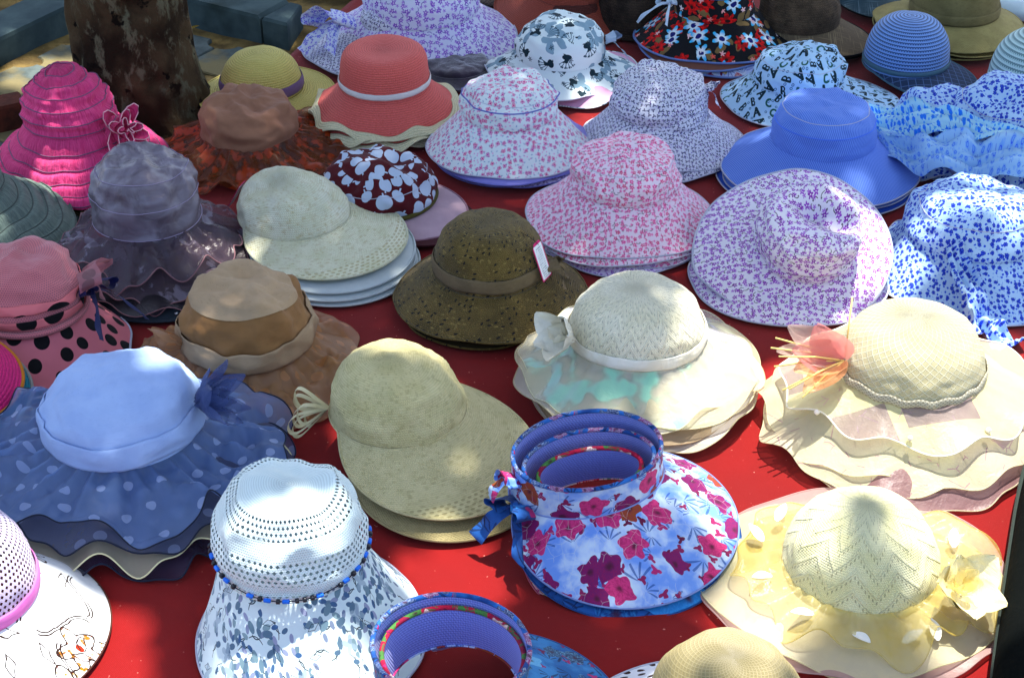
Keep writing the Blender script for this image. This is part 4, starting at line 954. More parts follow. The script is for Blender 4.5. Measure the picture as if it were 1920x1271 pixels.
# --- terracotta straw hats and a dark knit at the very back
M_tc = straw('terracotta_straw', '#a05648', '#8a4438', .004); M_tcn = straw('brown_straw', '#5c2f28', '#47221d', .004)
h = hat('straw_hat', 'terracotta straw hat with a sloping brim behind the grey flowered bucket hat', .115, 3.60, 0, (8, 6), .018)
crown(h, M_tc, .085, .06, .17, n=3.4, seed=25.); brim(h, M_tc, circ(.165, .01, -.01, .165), .008, c=.8, ruf=((.004, 3, 1.4, 1.),), seed=25., hem=M_tc, hr=.002)
h2 = hat('straw_hat', 'darker brown straw hat under the terracotta straw hat', .125, 3.57); crown(h2, M_tcn, .08, .02, .08, n=3.4, seed=25.); brim(h2, M_tcn, circ(.15, .005, -.01, .14), .006, c=.9, seed=26., hem=M_tcn, hr=.002)
h2 = hat('straw_hat', 'brown hat with a beige crochet band at the back edge of the cloth', -.015, 3.69)
crown(h2, M_tcn, .075, .02, .10, n=3., seed=27.); band(h2, lattice('beige_crochet', '#a8977c', '#4a3c30', .008, .008, False), .022, .05, .004); brim(h2, M_tcn, circ(.12), .006, c=.9, seed=27., hem=M_tcn, hr=.002)
M_dk = knit('dark_brown_knit', '#3a3028', '#1e1813', .006, .006, c3='#0c0a08')
for lb, x, y in (('dark brown open knit cap between the terracotta straw hat and the black flowered hat', .285, 3.56),):
    h = hat('knit_peaked_hat', lb, x, y, cat='cap'); crown(h, M_dk, .092, .014, .135, n=2.5, flare=.02, wr=(.003, 9), seed=28.); brim(h, M_dk, circ(.105), .006, c=1., seed=28., thick=.002)

# --- caps at the back right
def cap(name, lb, x, y, m, mb, r, zb, zt, d, front_, back=.002, p=1.3, wide=.15, zo=.012, n=2.4, seed=0, wr=(.003, 9), cz=(.002, 7), dents=(), edge=None, ry=None, lean=(0, 0), c=1., thick=.003, z=0, er=.0022, tilt=(0, 0), flare=.02):
    h = hat(name, lb, x, y, 0, tilt, z, 'cap')
    crown(h, m, r, zb, zt, ry=ry, n=n, flare=flare, wr=wr, cz=cz, dents=dents, seed=seed, lean=lean, nt=40)
    D = R_(d); zf = lambda t: zo + (zb - .004 - zo) * (1 - np.clip((np.cos(t - D) + wide) / (1 + wide), 0, 1) ** .8)
    brim(h, mb, bill(r, ry or r, back, front_, d, p, wide), zf, c=c, wr=(.0015, 8), seed=seed + .3, hem=edge or mb, hr=er, thick=thick, name='bill'); return h
M_bkn = knit('brown_knit', '#57493b', '#3a3026', .0055, .0055, c3='#1c1712')
def crosshatch(c, c2):
    def fn(g, u, raw):
        x, y, z = g.xyz(raw); a = g.noise(g.comb(x * 12., y * 420., 0.), 1., 2.); b = g.noise(g.comb(x * 420., y * 12., 4.), 1., 2.)
        return dict(col=g.mix(g.ramp(g.mx(a, b), .58, .7), hexc(c), hexc(c2)))
    return fn
M_brb = printed('brown_crosshatch', crosshatch('#5e5242', '#938468')); M_gyb = printed('grey_crosshatch', crosshatch('#42545c', '#7f949c'))
h = cap('knit_peaked_hat', 'brown open knit baseball cap with a tan checked bill', .635, 3.47, M_bkn, M_brb, .088, .045, .15, -32, .082, p=2., seed=30., edge=M_dark)
under(h, ['second brown cap nested under the brown knit baseball cap'], .009, keep=('bill', 'brim_edge'), rot=(3,), mats=(M_bkn,), hems=(M_dark,))
h = cap('peaked_hat', 'grey cap with a slate checked bill at the back of the cloth', .80, 3.70, plain('slate_cap', '#4c5f70', .8), M_gyb, .085, .04, .135, -40, .085, p=2., seed=31., edge=M_dark)
def netstripe(c, c2, c3, pitch, zig=True):
    def f(g):
        x, y, z = g.xyz(g.uv('polar')); v = y / pitch; fr = g.frac(v); zz = g.absv(g.frac(x / .006) - .5) * .8
        k = g.ramp(g.absv(g.frac(v + zz) - .5), .22, .3); rid = g.ramp(g.absv(fr - .5), .36, .44)
        col = g.mix(k, hexc(c), hexc(c2)); return dict(col=g.mix(rid, col, hexc(c3)), h=rid + k * .4)
    return f
M_net = mat('blue_net_braid', netstripe('#33486e', '#7494c8', '#86a4d4', .0075), .75, .3, .2, .3, .001)
def hexnet(g, u, raw):
    e = g.edge(raw, 62., .0); return dict(col=g.mix(e < .05, hexc('#2c3a52'), hexc('#53688c')))
M_hex = printed('hexagon_mesh', hexnet); M_tqb = plain('grey_green_binding', '#4e6a78', .7)
h = cap('straw_peaked_hat', 'blue and navy braided straw cap with dark hexagon mesh bill', .84, 3.29, M_net, M_hex, .088, .032, .137, -48, .078, p=2.2, seed=32., edge=M_tqb, n=2.5, cz=(0, 1), wr=(.001, 8))
band(h, M_tqb, .036, .046, .003, rows=4)
M_mint = mat('mint_net_braid', netstripe('#6f8a8c', '#bcd4d2', '#c9dedc', .011), .8, .25, .2, .5, .001)
h = cap('straw_peaked_hat', 'pale mint braided straw cap beside the olive straw fedora', 1.085, 3.19, M_mint, M_mint, .092, .03, .145, -100, .05, seed=33., n=2.4, cz=(0, 1), wr=(.001, 8))
M_ol = knit('olive_straw_weave', '#857b58', '#746a4a', .0028, .0028, rough=.7)
M_olb = knit('olive_brim_weave', '#a89d6e', '#978c60', .0028, .0028, rough=.7)
h = hat('straw_fedora', 'olive straw fedora with a wide pale brim, stacked on darker ones', .985, 3.50)
crown(h, M_ol, .092, .05, .175, n=3.2, flare=.06, wr=(.001, 8), seed=34., dents=((0, 0, .5, .02),)); band(h, M_ol, .052, .075, .003)
brim(h, M_olb, circ(.165, -.012, -.008, .15), .02, c=1.3, ruf=((.008, 2, 1.5, 1.57),), seed=34., hem=M_olb, hr=.002)
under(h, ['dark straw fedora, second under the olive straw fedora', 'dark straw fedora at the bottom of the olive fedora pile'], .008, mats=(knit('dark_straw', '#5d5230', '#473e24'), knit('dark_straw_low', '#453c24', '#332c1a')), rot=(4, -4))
for lb, x, y, c_, R in (('beige felt hat brim at the far edge of the cloth', .83, 3.93, '#9c8f7c', .15), ('pink hat at the far edge of the cloth behind the olive fedora', .99, 3.95, '#b88a98', .14)):
    h = hat('felt_hat', lb, x, y); m = plain('felt_' + c_[1:], c_, .9); crown(h, m, .08, .03, .12, n=3., seed=35.); brim(h, m, circ(R), .006, c=1., seed=35., hem=m, hr=.002)

# --- maroon cap with apple print
M_ap = printed('apple_print', apples); M_bil = plain('grey_pink_bill', '#b9a2ac', .85, '#a8929c')
h = cap('peaked_hat', 'maroon cap with pale apple print and a greyish pink bill', -.245, 2.70, M_ap, M_bil, .102, .028, .108, -30, .072, p=2.0, wide=.1, seed=36., wr=(.006, 8), cz=(.005, 6), edge=plain('pink_edge', '#8d6f7c', .8), n=2.2, dents=((.3, .2, .4, .008),))
tube('olive_trim', h, plain('olive_chenille', '#4a4626', .95), [crown_pt(h, a, .033, .002) for a in range(-85, 30, 4)], .0045, ns=8)
h = cap('peaked_hat', 'dark cap with maroon trim under the maroon apple cap', -.225, 2.685, M_dark, plain('maroon_cloth', '#3a1219', .85), .075, .016, .05, -35, .10, p=2., seed=37.)

# --- cream knit cap with a large bill, stack
M_ck = knit('cream_knit', '#dcdcc6', '#cfd0b4', .0036, .0034, c3='#b9a672', edge=.085); M_ckc = knit('cream_knit_crown', '#d9dac8', '#cccdb4', .0036, .0034, c3='#b79f66')
h = cap('knit_peaked_hat', 'soft cream knit cap with a wide rounded bill, on a stack of white caps', -.385, 2.575, M_ckc, M_ck, .092, .06, .128, -38, .125, back=.004, p=1.2, wide=.35, zo=.034, n=2.1, seed=38., wr=(.005, 6), cz=(.002, 6), lean=(-.022, .012), dents=((-.45, -.1, .5, .018), (.4, .4, .4, .008)), c=.85, z=.004, flare=.08)
hatched(h, M_tag, 160, .10, .06, .026, .6); M_wc = plain('white_cap_cloth', '#c9d2d2', .85, '#bcc6c8')
h = cap('peaked_hat', 'white cloth cap with buttons on its bill, directly under the cream knit cap', -.375, 2.56, M_wc, M_wc, .075, .05, .085, -38, .146, back=.02, p=1.2, wide=.35, zo=.022, n=2.4, seed=39., c=.85)
for bx, by, bz in ((.155, -.075, .038), (.105, -.135, .034)):
    tube('button', h, plain('white_button', '#d5dddd', .4), [(bx, by, bz), (bx, by, bz + .004)], [.008, .007], ns=14)
h2 = cap('peaked_hat', 'white cloth cap in the middle of the cream cap stack', -.37, 2.55, M_wc, M_wc, .073, .04, .07, -40, .146, back=.02, p=1.2, wide=.35, zo=.013, n=2.4, seed=40., c=.85)
h2 = cap('peaked_hat', 'white cloth cap at the bottom of the cream cap stack', -.367, 2.543, M_wc, M_wc, .072, .03, .06, -36, .148, back=.02, p=1.2, wide=.35, zo=.005, n=2.4, seed=41., c=.85)

# --- olive speckled straw hat with a card tag
def speck(g):
    x, y, z = g.xyz(g.uv('polar')); v = y / .0036; row = g.m('FLOOR', v); fr = g.frac(v); u = x / .004 + row * .5
    h_ = g.sin(fr * 3.14) * (g.absv(g.sin(u * 3.14)) * .5 + .5); n = g.noise(g.comb(x * 120., row * 1.31, 0.), 1., 2.)
    col = g.mix(g.ramp(g.noise(g.obj(), 24., 3.), .35, .65), hexc('#6c5c38'), hexc('#584b2c')); col = g.mix(g.ramp(n, .56, .68, 0., .7), col, hexc('#907e52'))
    q = g.scatter(g.uv('polar'), 90., .95, 4, .25); col = g.mix(g.ell(q, .3, .15) * (q['a'] < .4), col, hexc('#17130b'))
    return dict(col=col, h=h_)
M_sp = mat('speckled_straw', speck, .8, .25, .1, .9, .002); M_gb = knit('grey_brown_gauze', '#7a6c56', '#6a5e4a', .002, .002)
h = hat('straw_hat', 'olive brown speckled straw hat with a grey brown band and a white price tag', -.037, 2.375)
crown(h, M_sp, .0875, .06, .165, n=2.7, flare=.07, wr=(.002, 9), seed=42., nt=40, dents=((.1, .2, .4, .006),)); band(h, M_gb, .066, .092, .004, .001)
brim(h, M_sp, circ(.162, .002, -.003, .158, noise=.02), .006, c=.9, ruf=((.005, 3, 1.5, 1.),), wr=(.002, 7), seed=42., hem=M_sp, hr=.0022, thick=.0024)
bow(h, M_gb, crown_pt(h, -8, .078, .008), (1, -.2, -.1), (0, .3, 1), .03, .02, 2, 3, .05); hatched(h, M_tag, -28, .140, .072, .03, .32, .016)
tube('tag_string', h, M_dark, [crown_pt(h, -28, .152, .001), crown_pt(h, -28, .146, .012), crown_pt(h, -28, .136, .018)], .0005, ns=5)
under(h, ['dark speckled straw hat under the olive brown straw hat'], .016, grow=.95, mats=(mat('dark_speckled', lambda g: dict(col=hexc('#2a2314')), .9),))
# --- large beige knit cap
M_bk1 = knit('beige_knit_crown', '#d0c8a0', '#c2ba90', .0034, .0032, c3='#a0966c'); M_bk2 = knit('beige_knit_bill', '#cec6a0', '#c0b892', .0034, .0032, c3='#a0966c', edge=.098)
h = cap('knit_peaked_hat', 'large beige knit cap with a broad drooping bill and cream ribbon loops at the back', -.165, 1.965, M_bk1, M_bk2, .094, .076, .156, -42, .128, back=.006, p=1.25, wide=.25, zo=.022, n=2.3, seed=50., wr=(.004, 8), cz=(.003, 6), lean=(-.012, .012), c=.9, z=.006, flare=.05)
M_loop = satin('cream_satin_loop', '#d8d2b4', '#c4bc98', .4); rr = random.Random(3); c0 = crown_pt(h, 190, .085, .002)
for i in range(7):
    d = Vector((-1, rr.uniform(-.9, .6), rr.uniform(-.5, .6))).normalized(); L = rr.uniform(.03, .05); sd = Vector((0, rr.uniform(-.4, .4), 1))
    ribbon('ribbon_loop', h, M_loop, [c0, c0 + d * L + sd * .014, c0 + d * L * 1.3, c0 + d * L - sd * .018, c0], [(.3, 1, .2)] * 5, .007, 26, 4, .05)
h2 = cap('knit_peaked_hat', 'flat beige cap under the large beige knit cap', -.155, 1.95, M_bk1, knit('beige_flat_bill', '#aa9f7c', '#9c926f', .0024, .0024), .088, .05, .12, -44, .138, back=.004, p=1.25, wide=.25, zo=.006, n=2.3, seed=51., c=.9)

# --- cream mesh hat with satin rose and iridescent brim
M_cm = zigzag('cream_openwork', '#ece8d2', '#e2ddc2', .03, .5, .021); M_net2 = lattice('cream_net', '#ded9c2', '#a89c7e', .0075, .0065, True, .7)
M_irid = organza('iridescent_film', '#f0ecdc', '#e6e2d0', .38, irid=('#94e6c4', '#cdb0dc'), rough=.16, transl=.1); M_ivo = organza('ivory_organza', '#f4edd2', '#eae0c0', .6, rough=.36)
M_sat = satin('ivory_satin', '#efece0', '#dedac8', .3)
h = hat('mesh_sun_hat', 'cream openwork hat with white satin band, satin rose and iridescent brim, on a stack', .190, 2.125)
crown(h, M_cm, .099, .086, .186, n=2.9, flare=.06, wr=(.002, 8), seed=52., nt=44); band(h, M_sat, .091, .113, .004, .002, 3, 1, rows=9, name='satin_band')
brim(h, M_net2, circ(.168, .002, -.002, .155, noise=.03), .03, c=.85, ruf=((.006, 4, 1.4, 1.),), wr=(.003, 8), seed=52., nth=200, thick=0, hem=M_sat, hr=.0016)
brim(h, M_irid, circ(.182, .004, -.002, .168, noise=.06, seed=3), .034, c=.72, ruf=((.009, 6, 1.4, 1.), (.005, 13, 1.6, 3.)), gath=(.003, 30), seed=53., nt=36, nth=260, thick=0, zin=.092, name='film_frill', hem=M_ivo, hr=.001, hname='film_edge')
brim(h, M_ivo, circ(.188, .004, -.004, .17, noise=.06, seed=6), .026, c=.85, ruf=((.008, 5, 1.6, 4.),), seed=54., nt=30, nth=240, thick=0, zin=.082, name='frill', hem=M_ivo, hr=.0012, hname='frill_edge')
c = crown_pt(h, 203, .112, .008); blossom(h, [M_sat], c, (-.75, -.5, .55), 5, .06, .05, .75, .25, .3, 5, 1); blossom(h, [M_sat], c + Vector((-.006, -.004, .008)), (-.7, -.4, .7), 4, .036, .036, .6, .5, .35, 8, 1)
M_w1 = organza('beige_layer', '#b9a68a', '#a08c70', .85, rough=.5); M_w2 = organza('white_layer', '#e2ddd2', '#cfc8ba', .85, rough=.4)
under(h, ['ivory hat, second in the iridescent hat stack', 'tan hat, third in the iridescent hat stack', 'off white hat at the bottom of the iridescent hat stack'], .0095, rot=(25, 70, 130), keep=('crown', 'frill', 'frill_edge'), mats=(M_w2, M_w1, M_w2), hems=(M_ivo, M_w1, M_ivo), shift=((-.004, -.004), (.0, -.006), (.006, -.012)))

# --- cream lattice hat with pink petal flower
M_la = lattice('cream_crochet', '#f2edd6', '#d0c8a4', .0145, .0125, True, .78, '#e4deba'); M_lf = organza('cream_chiffon', '#ece6c6', '#e2dab8', .8, lines=('#b08a9a', 20., .012), rough=.4); M_lf2 = organza('blush_chiffon', '#f2ebcc', '#ece2c6', .72, lines=('#a06a84', 26., .02), patch=('#b59aa2', 9., .1))
M_che = plain('cream_hem', '#f0ecd8', .6); M_lpatch = organza('cream_patch_chiffon', '#f6f0c8', '#f2e8ba', .72, lines=('#b08a9a', 28., .02), patch=('#9a8790', 8., .32), rough=.4)
h = hat('crochet_sun_hat', 'cream diamond crochet hat with a pink and peach petal flower and chiffon brim', .588, 2.035)
crown(h, M_la, .102, .098, .194, n=2.6, flare=.06, wr=(.002, 8), seed=55., nt=44)
M_lace = lattice('cream_lace_trim', '#ece8d4', '#b0a88c', .006, .006, True, .6); band(h, M_lace, .098, .112, .005, .0025, 16, 3, name='lace_trim')
brim(h, M_lf2, circ(.214, .004, 0., .196, noise=.06, seed=4), .014, c=.75, ruf=((.010, 6, 1.4, 1.), (.004, 14, 1.6, 3.)), seed=56., nt=40, nth=280, thick=0, zin=.094, name='frill', hem=M_lf2, hr=.001, hname='frill_edge')
brim(h, M_lpatch, circ(.19, .008, 0.004, .165, noise=.05, seed=8), .06, c=.8, ruf=((.011, 10, 1.8, 2.), (.005, 4, 1., 5.)), gath=(.003, 24), seed=57., nt=44, nth=320, thick=0, hem=M_che, hr=.0014)
M_pi = organza('pink_petal', '#e09a98', '#d48a88', .75, rough=.45); M_pe = organza('peach_petal', '#e6b48c', '#d8a078', .75, rough=.45); M_pg = organza('blush_petal', '#d8c0b8', '#c8b0a8', .6, rough=.45)
c = crown_pt(h, 196, .128, .004)
for i, (d, up, L, W, m_) in enumerate((((-.55, .1, .85), (-.4, -.9, .3), .085, .062, M_pi), ((-.95, -.1, .35), (-.1, -.9, .6), .09, .055, M_pi), ((-.9, .35, .5), (-.2, -.8, .6), .10, .05, M_pg), ((-.9, -.35, -.05), (-.1, -.3, .9), .085, .05, M_pe), ((-.75, -.65, -.3), (0, -.2, .9), .09, .045, M_pe), ((-.98, .1, .05), (0, -.3, .9), .10, .05, M_pg), ((-.6, -.75, -.2), (-.3, .2, .9), .075, .042, M_pe))):
    petal('petal', h, m_, c, d, up, L, W, .12, .2, .8, seed=i * 2.1, wav=.15)
M_st = plain('cream_stamen', '#e2cf90', .6)
for d in ((-.93, .12, .32), (-.95, 0., .22), (-.96, -.2, .05), (-.85, -.5, -.12), (-.7, -.7, -.18), (-.8, -.58, -.05), (.1, .45, .95), (-.9, -.3, .3)):
    d = Vector(d).normalized(); tube('stamen', h, M_st, [c, c + d * .05 + Vector((0, 0, .004)), c + d * rr.uniform(.09, .115)], .0014, ns=5)
M_pearl = mat('pearl', hexc('#eee8dc'), .2, .6, 0)
for a in (215, 262, 300): e = Vector((.18 * math.cos(R_(a)), .15 * math.sin(R_(a)), .066)); tube('pearl', h, M_pearl, [e, e + Vector((0, 0, .0045)), e + Vector((0, 0, .009))], [.002, .0048, .002], ns=10)
under(h, ['blush chiffon hat under the cream diamond crochet hat', 'dusky pink chiffon hat at the bottom of the crochet hat pile'], .010, rot=(30, 75), keep=('crown', 'frill', 'frill_edge'), mats=(M_lf2, organza('dusky_chiffon', '#9c7f80', '#88696c', .9)), shift=((-.008, -.006), (.002, -.012)))

# --- yellow zigzag hat
M_zz = zigzag('pale_yellow_knit', '#e4e1bc', '#dad6a8', .062, .6, .026); M_yo = organza('yellow_organza', '#e2d8a4', '#d4c070', .45, rough=.22); M_wy = organza('pale_cream_gauze', '#efeaca', '#e6dfb4', .75, rough=.45); M_bls = organza('blush_gauze', '#cfb4b0', '#c0a29e', .8)
h = hat('zigzag_sun_hat', 'pale yellow zigzag knit hat with satin flower and scattered white petals on its brim', .458, 1.665)
crown(h, M_zz, .0985, .04, .143, n=2.25, flare=.04, wr=(.002, 8), seed=58., nt=44)
brim(h, M_wy, circ(.196, -.004, .0, .18, noise=.06, seed=4), .012, c=.9, ruf=((.008, 5, 1.4, 1.),), wr=(.004, 8), seed=58., nt=36, nth=240, thick=0, hem=M_wy, hr=.0012)
brim(h, M_yo, circ(.172, .012, .0, .15, noise=.14, seed=9), .034, c=.8, ruf=((.018, 7, 1.1, 3.), (.010, 15, 1.3, 2.)), wr=(.010, 12), gath=(.008, 26), seed=59., nt=40, nth=280, thick=0, zin=.05, name='frill', hem=M_yo, hr=.001, hname='frill_edge')
M_ys = satin('pale_yellow_satin', '#efe6c4', '#e4d8a4', .28); c = Vector((.112, -.07, .052))
blossom(h, [M_ys], c, (.35, -.45, .9), 5, .062, .056, .9, .25, .22, 6, 1); blossom(h, [M_yo, M_ys], c + Vector((0, 0, .01)), (.2, -.4, .95), 5, .035, .03, .7, .5, .3, 9, 1)
M_fe = plain('white_feather_petal', '#f0f0ea', .6)
for (px_, py_, pz_, an) in ((-.122, .045, .044, 120), (-.118, -.02, .042, 205), (-.075, -.095, .044, 190), (-.03, -.125, .04, 300), (.03, -.14, .036, 30), (-.1, .08, .05, 60), (.13, .03, .046, 80), (.075, -.135, .036, 95)):
    d = Vector((math.cos(R_(an)), math.sin(R_(an)), .1)); petal('feather_petal', h, M_fe, (px_, py_, pz_), d, (0, 0, 1), .032, .015, .15, .25, .8, seed=an, n=8, nc=5)
h2 = hat('gauze_sun_hat', 'blush gauze hat under the pale yellow zigzag hat', .462, 1.668); crown(h2, M_bls, .09, .02, .09, n=2.5, seed=60.)
brim(h2, M_bls, circ(.208, .0, .006, .192, noise=.06, seed=12), .005, c=.9, ruf=((.006, 7, 1.5, 2.),), seed=60., nth=220, thick=0, hem=M_bls, hr=.0012)

# --- rolled floral visors
M_lin = mat('lilac_mesh_lining', lambda g: (lambda x, y, z: dict(col=g.mix(g.ramp(g.sin(x * 1500. + y * 900.) * g.sin(x * 1500. - y * 900.), -.1, .2), hexc('#6a74c0'), hexc('#98a2e2')), h=g.sin(x * 1500. + y * 900.)))(*g.xyz(g.uv('polar'))), .8, .2, .3, .4, .001)
def visor(lb, x, y, pm, trim, z, r, tilt, d, z0=.055, z1=.135, front_=.14, rz=0, seed=0, open_=1.04, ry=None):
    h = hat('sun_visor', lb, x, y, rz, tilt, z, 'visor'); ry = ry or r
    h['_c'] = [r, ry, z0, z1 - z0, 8., 0., 0., 0.]; t = grid_theta(140); rows = 14
    P = []; Q = []
    for f in np.linspace(1, 0, rows):
        zt = z0 + (z1 - z0) * f - .006 * f * np.cos(t - R_(d)); k = 1 + (open_ - 1) * f + .012 * pn(np.cos(t) * 2, np.sin(t) * 2, seed + f)
        P.append(np.stack([r * k * np.cos(t), ry * k * np.sin(t), zt], -1)); Q.append(np.stack([(r * k - .003) * np.cos(t), (ry * k - .003) * np.sin(t), zt], -1))
    P, Q = np.array(P), np.array(Q)[:, ::-1]; U = np.stack(np.broadcast_arrays(t[None, :] * r, np.linspace(z1, z0, rows)[:, None]), -1)
    tube('seam', h, HEM.get(pm.name, pm), P[-1, :-1] * (1.004, 1.004, 1.), .0012, True, 6)
    sheet('ring', h, pm, P, U + seed * .3, U); sheet('lining', h, M_lin, Q, U, U)
    e = P[0, :-1].copy(); e[:, :2] *= .985; tube('trim', h, trim, e, .0032, True, 8)
    D = R_(d); zf = lambda tt: .006 + (z0 - .01) * (1 - np.clip((np.cos(tt - D) + .3) / 1.3, 0, 1) ** .7)
    brim(h, pm, bill(r, ry, .003, front_, d, 1.15, .3), zf, c=.9, wr=(.002, 7), seed=seed + .4, hem=pm, hr=.0013, thick=.002, name='bill'); return h
M_v1 = printed('watercolour_print', watercolour('#c8d8f0', '#7496d8', ('#6a2058', '#c04878', '#8c4a24', '#8a1c50'), '#23488e', 2, 21.), .6, hem='#7f92c4'); M_v2 = printed('deep_blue_print', watercolour('#2f5a9c', '#1b3a72', ('#17407c', '#3a78b8', '#12305c', '#4a8ccc'), '#0e2148', 4, 14., False), .6, hem='#24457c')
M_v3 = printed('red_green_print', watercolour('#cfe0c0', '#e2a0a8', ('#c8243c', '#a8204c', '#d85a2c', '#f0d8d0'), '#3a6a4c', 7, 22.), .6, hem='#a85a68')
M_t1 = printed('blue_trim', watercolour('#3a6cb4', '#1f3f7c', ('#12265c', '#7c2f68', '#20407c', '#c8d8ec'), '#101c40', 5, 40., False), .6); M_t2 = printed('red_trim', watercolour('#b42a48', '#7c2038', ('#4c8a4c', '#c83a50', '#e0c8c0', '#5a1428'), '#3c6a44', 9, 40., False), .6)
V0 = (.105, 1.795)
visor('white and blue watercolour floral visor with a lilac lining, topmost of its stack', V0[0], V0[1], M_v1, M_t1, .026, .106, (8, -4), -62, .066, .122, .128, rz=13, seed=1., ry=.07, open_=.97)
visor('deep blue printed visor nested in the watercolour floral visor', V0[0] + .003, V0[1] - .006, M_v2, M_t1, .013, .096, (8, -4), -64, .064, .12, .143, rz=13, seed=2., ry=.056, open_=.95)
visor('red and green floral visor at the bottom of the watercolour visor stack', V0[0] + .004, V0[1] - .010, M_v3, M_t2, .0, .078, (8, -4), -66, .062, .12, .162, rz=13, seed=3., ry=.038, open_=.93)
h = bpy.data.objects.get('sun_visor'); bow(h, M_v2, (-.104, -.028, .07), (-1, -.5, 0), (0, .3, 1), .035, .03, 2, 5, .075); bow(h, M_v1, (-.106, -.01, .105), (-1, -.3, .1), (0, .3, 1), .02, .02, 1, 8, .04)
M_v4 = printed('blue_feather_print', watercolour('#4a84b8', '#2a5c94', ('#173a6c', '#6aa4cc', '#1b2c50', '#88bcd8'), '#13203c', 12, 24., False), .6, hem='#3a5c8c')
visor('visor with blue feather print and open dark ring at the front of the cloth', -.07, 1.40, M_v4, M_t1, .012, .088, (0, 0), 10, .08, .14, .12, seed=5., ry=.085)
visor('visor with red trim nested in the blue feather visor', -.068, 1.40, M_v1, M_t2, .0, .080, (0, 0), 4, .08, .138, .135, seed=6., ry=.077)

# --- beige knit hat with dotted brim at the front
M_bz = lattice('beige_shell_knit', '#c9bb8c', '#a8996a', .016, .006, False, .7, '#b8aa7a'); M_wd = printed('brown_dots_on_white', polka('#e8eaf0', '#33160e', 46., .16, .6))
h = hat('knit_sun_hat', 'beige shell knit hat with a white brown dotted brim, before the yellow zigzag hat', .25, 1.375)
crown(h, M_bz, .093, .06, .16, n=2.3, flare=.04, wr=(.002, 8), seed=61., nt=40)
brim(h, M_wd, circ(.165, -.01, .005, .15, noise=.05), .006, c=.8, ruf=((.008, 5, 1.4, 1.),), wr=(.004, 8), seed=61., hem=M_wd, hr=.0016)

# --- white lace hat with bead string
M_liner = plain('pale_grey_liner', '#c0d0d2', .9)
M_wl = lacemesh('white_lace_knit', '#dff0f2', ((.056, .084), (.108, .140), (.155, .2)), .0072, '#a8c4c8'); M_glf = printed('grey_leaf_print', greyleaf)
h = hat('lace_sun_hat', 'white lace knit hat with a string of blue beads and grey leaf printed brim', -.277, 1.600)
crown(h, M_wl, .0875, .122, .228, ry=.09, n=3.3, flare=.08, wr=(.003, 8), cz=(.004, 6), seed=62., nt=48, dents=((0, 0, .3, .004), (.75, -.5, .35, .006)))
cc_ = list(h['_c']); crown(h, M_liner, .079, .12, .218, ry=.082, n=3.2, flare=.1, seed=62., name='liner', nt=24, nth=64); h['_c'] = cc_
brim(h, M_glf, circ(.145, .02, -.02, .165), .008, c=.72, ruf=((.006, 3, 1.4, 1.),), wr=(.003, 8), seed=62.4, hem=M_glf, hr=.0018)
M_bb = plain('blue_bead', '#3a72d8', .3); M_kb = mat('dark_bead', hexc('#14141c'), .3, .5, 0)
bead_me = {}
for nm, m_, r_b, l_b in (('b', M_bb, .0029, .009), ('k', M_kb, .0034, .005)):
    o = tube('bead', None, m_, [(-l_b / 2, 0, 0), (-l_b * .4, 0, 0), (l_b * .4, 0, 0), (l_b / 2, 0, 0)], [r_b * .7, r_b, r_b, r_b * .7], ns=10); bead_me[nm] = o.data; bpy.data.objects.remove(o)
a = -172; i = 0; cord = []
while a < 12:
    k = 'bkbk'[i % 4] if i % 7 else 'k'; o = link('bead', bead_me[k], h); z_ = .130 + .012 * abs(math.sin(R_(a + 80))) ** 3; p = crown_pt(h, a, z_, .006); o.location = p; o.rotation_euler = (0, 0, R_(a + 90)); cord.append(p); a += (7.6 if k == 'b' else 5.4) + (9 if i in (7, 16) else 0); i += 1
tube('bead_cord', h, M_thread, cord, .0008, ns=5)

# --- lilac lattice cap with inked white brim
M_ll = lacemesh('lilac_lace_knit', '#dccfe6', ((.02, .3),), .0072, '#b8a8c8'); M_ink = printed('ink_flower_print', inkline); M_pkb = plain('pink_gauze_band', '#e08ac8', .7, '#d47abc')
h = hat('lace_sun_hat', 'lilac lace knit hat with a pink band and white brim with inked flowers', -.70, 1.585)
crown(h, M_ll, .092, .07, .175, n=2.8, flare=.06, wr=(.002, 8), seed=63., nt=40); band(h, M_pkb, .07, .088, .005, .002, 5, 1)
brim(h, M_ink, circ(.172, .012, -.016, .165), .006, c=.95, wr=(.003, 7), seed=63.4, hem=plain('brown_edge', '#4a2a20', .8), hr=.0012)

# --- crumpled blue floral hats with pale scarves at the right
M_bf = printed('blue_rose_print', bluerose()); M_bf2 = printed('pale_blue_rose_print', bluerose('#b6dcfb', '#3f86e0', '#6aa8ec')); M_sc = printed('pale_blue_scarf', bluerose('#a6c8f0', '#86aee8', '#94b8ea'))
def soft(lb, x, y, r, zb, zt, R, seed, tilt=(0, 0), off=(0, 0), z=0, Ry=None, zo=.006, ruf=.012, m=None, dn=()):
    h = hat('floral_sun_hat', lb, x, y, 0, tilt, z)
    crown(h, m or M_bf, r, zb, zt, n=2.3, flare=.1, wr=(.007, 7), cz=(.005, 5), dents=dn or ((.3, .2, .5, .015), (-.4, -.3, .4, .012)), seed=seed, nt=44)
    brim(h, m or M_bf, circ(R, off[0], off[1], Ry or R, noise=.1, seed=seed), zo, c=.75, ruf=((ruf, 5, 1.2, seed), (.005, 11, 1.4, 2.)), wr=(.008, 9), seed=seed + .4, nt=32, nth=200, hem=m or M_bf, hr=.0014); return h
soft('crumpled blue rose printed hat in front of the pale mint braided cap', .955, 2.90, .10, .07, .17, .165, 70., off=(-.01, -.01))
soft('rumpled blue rose printed hat lying between the blue pinstriped hat and the scarves', .845, 2.94, .085, .05, .125, .145, 73., off=(-.01, 0))
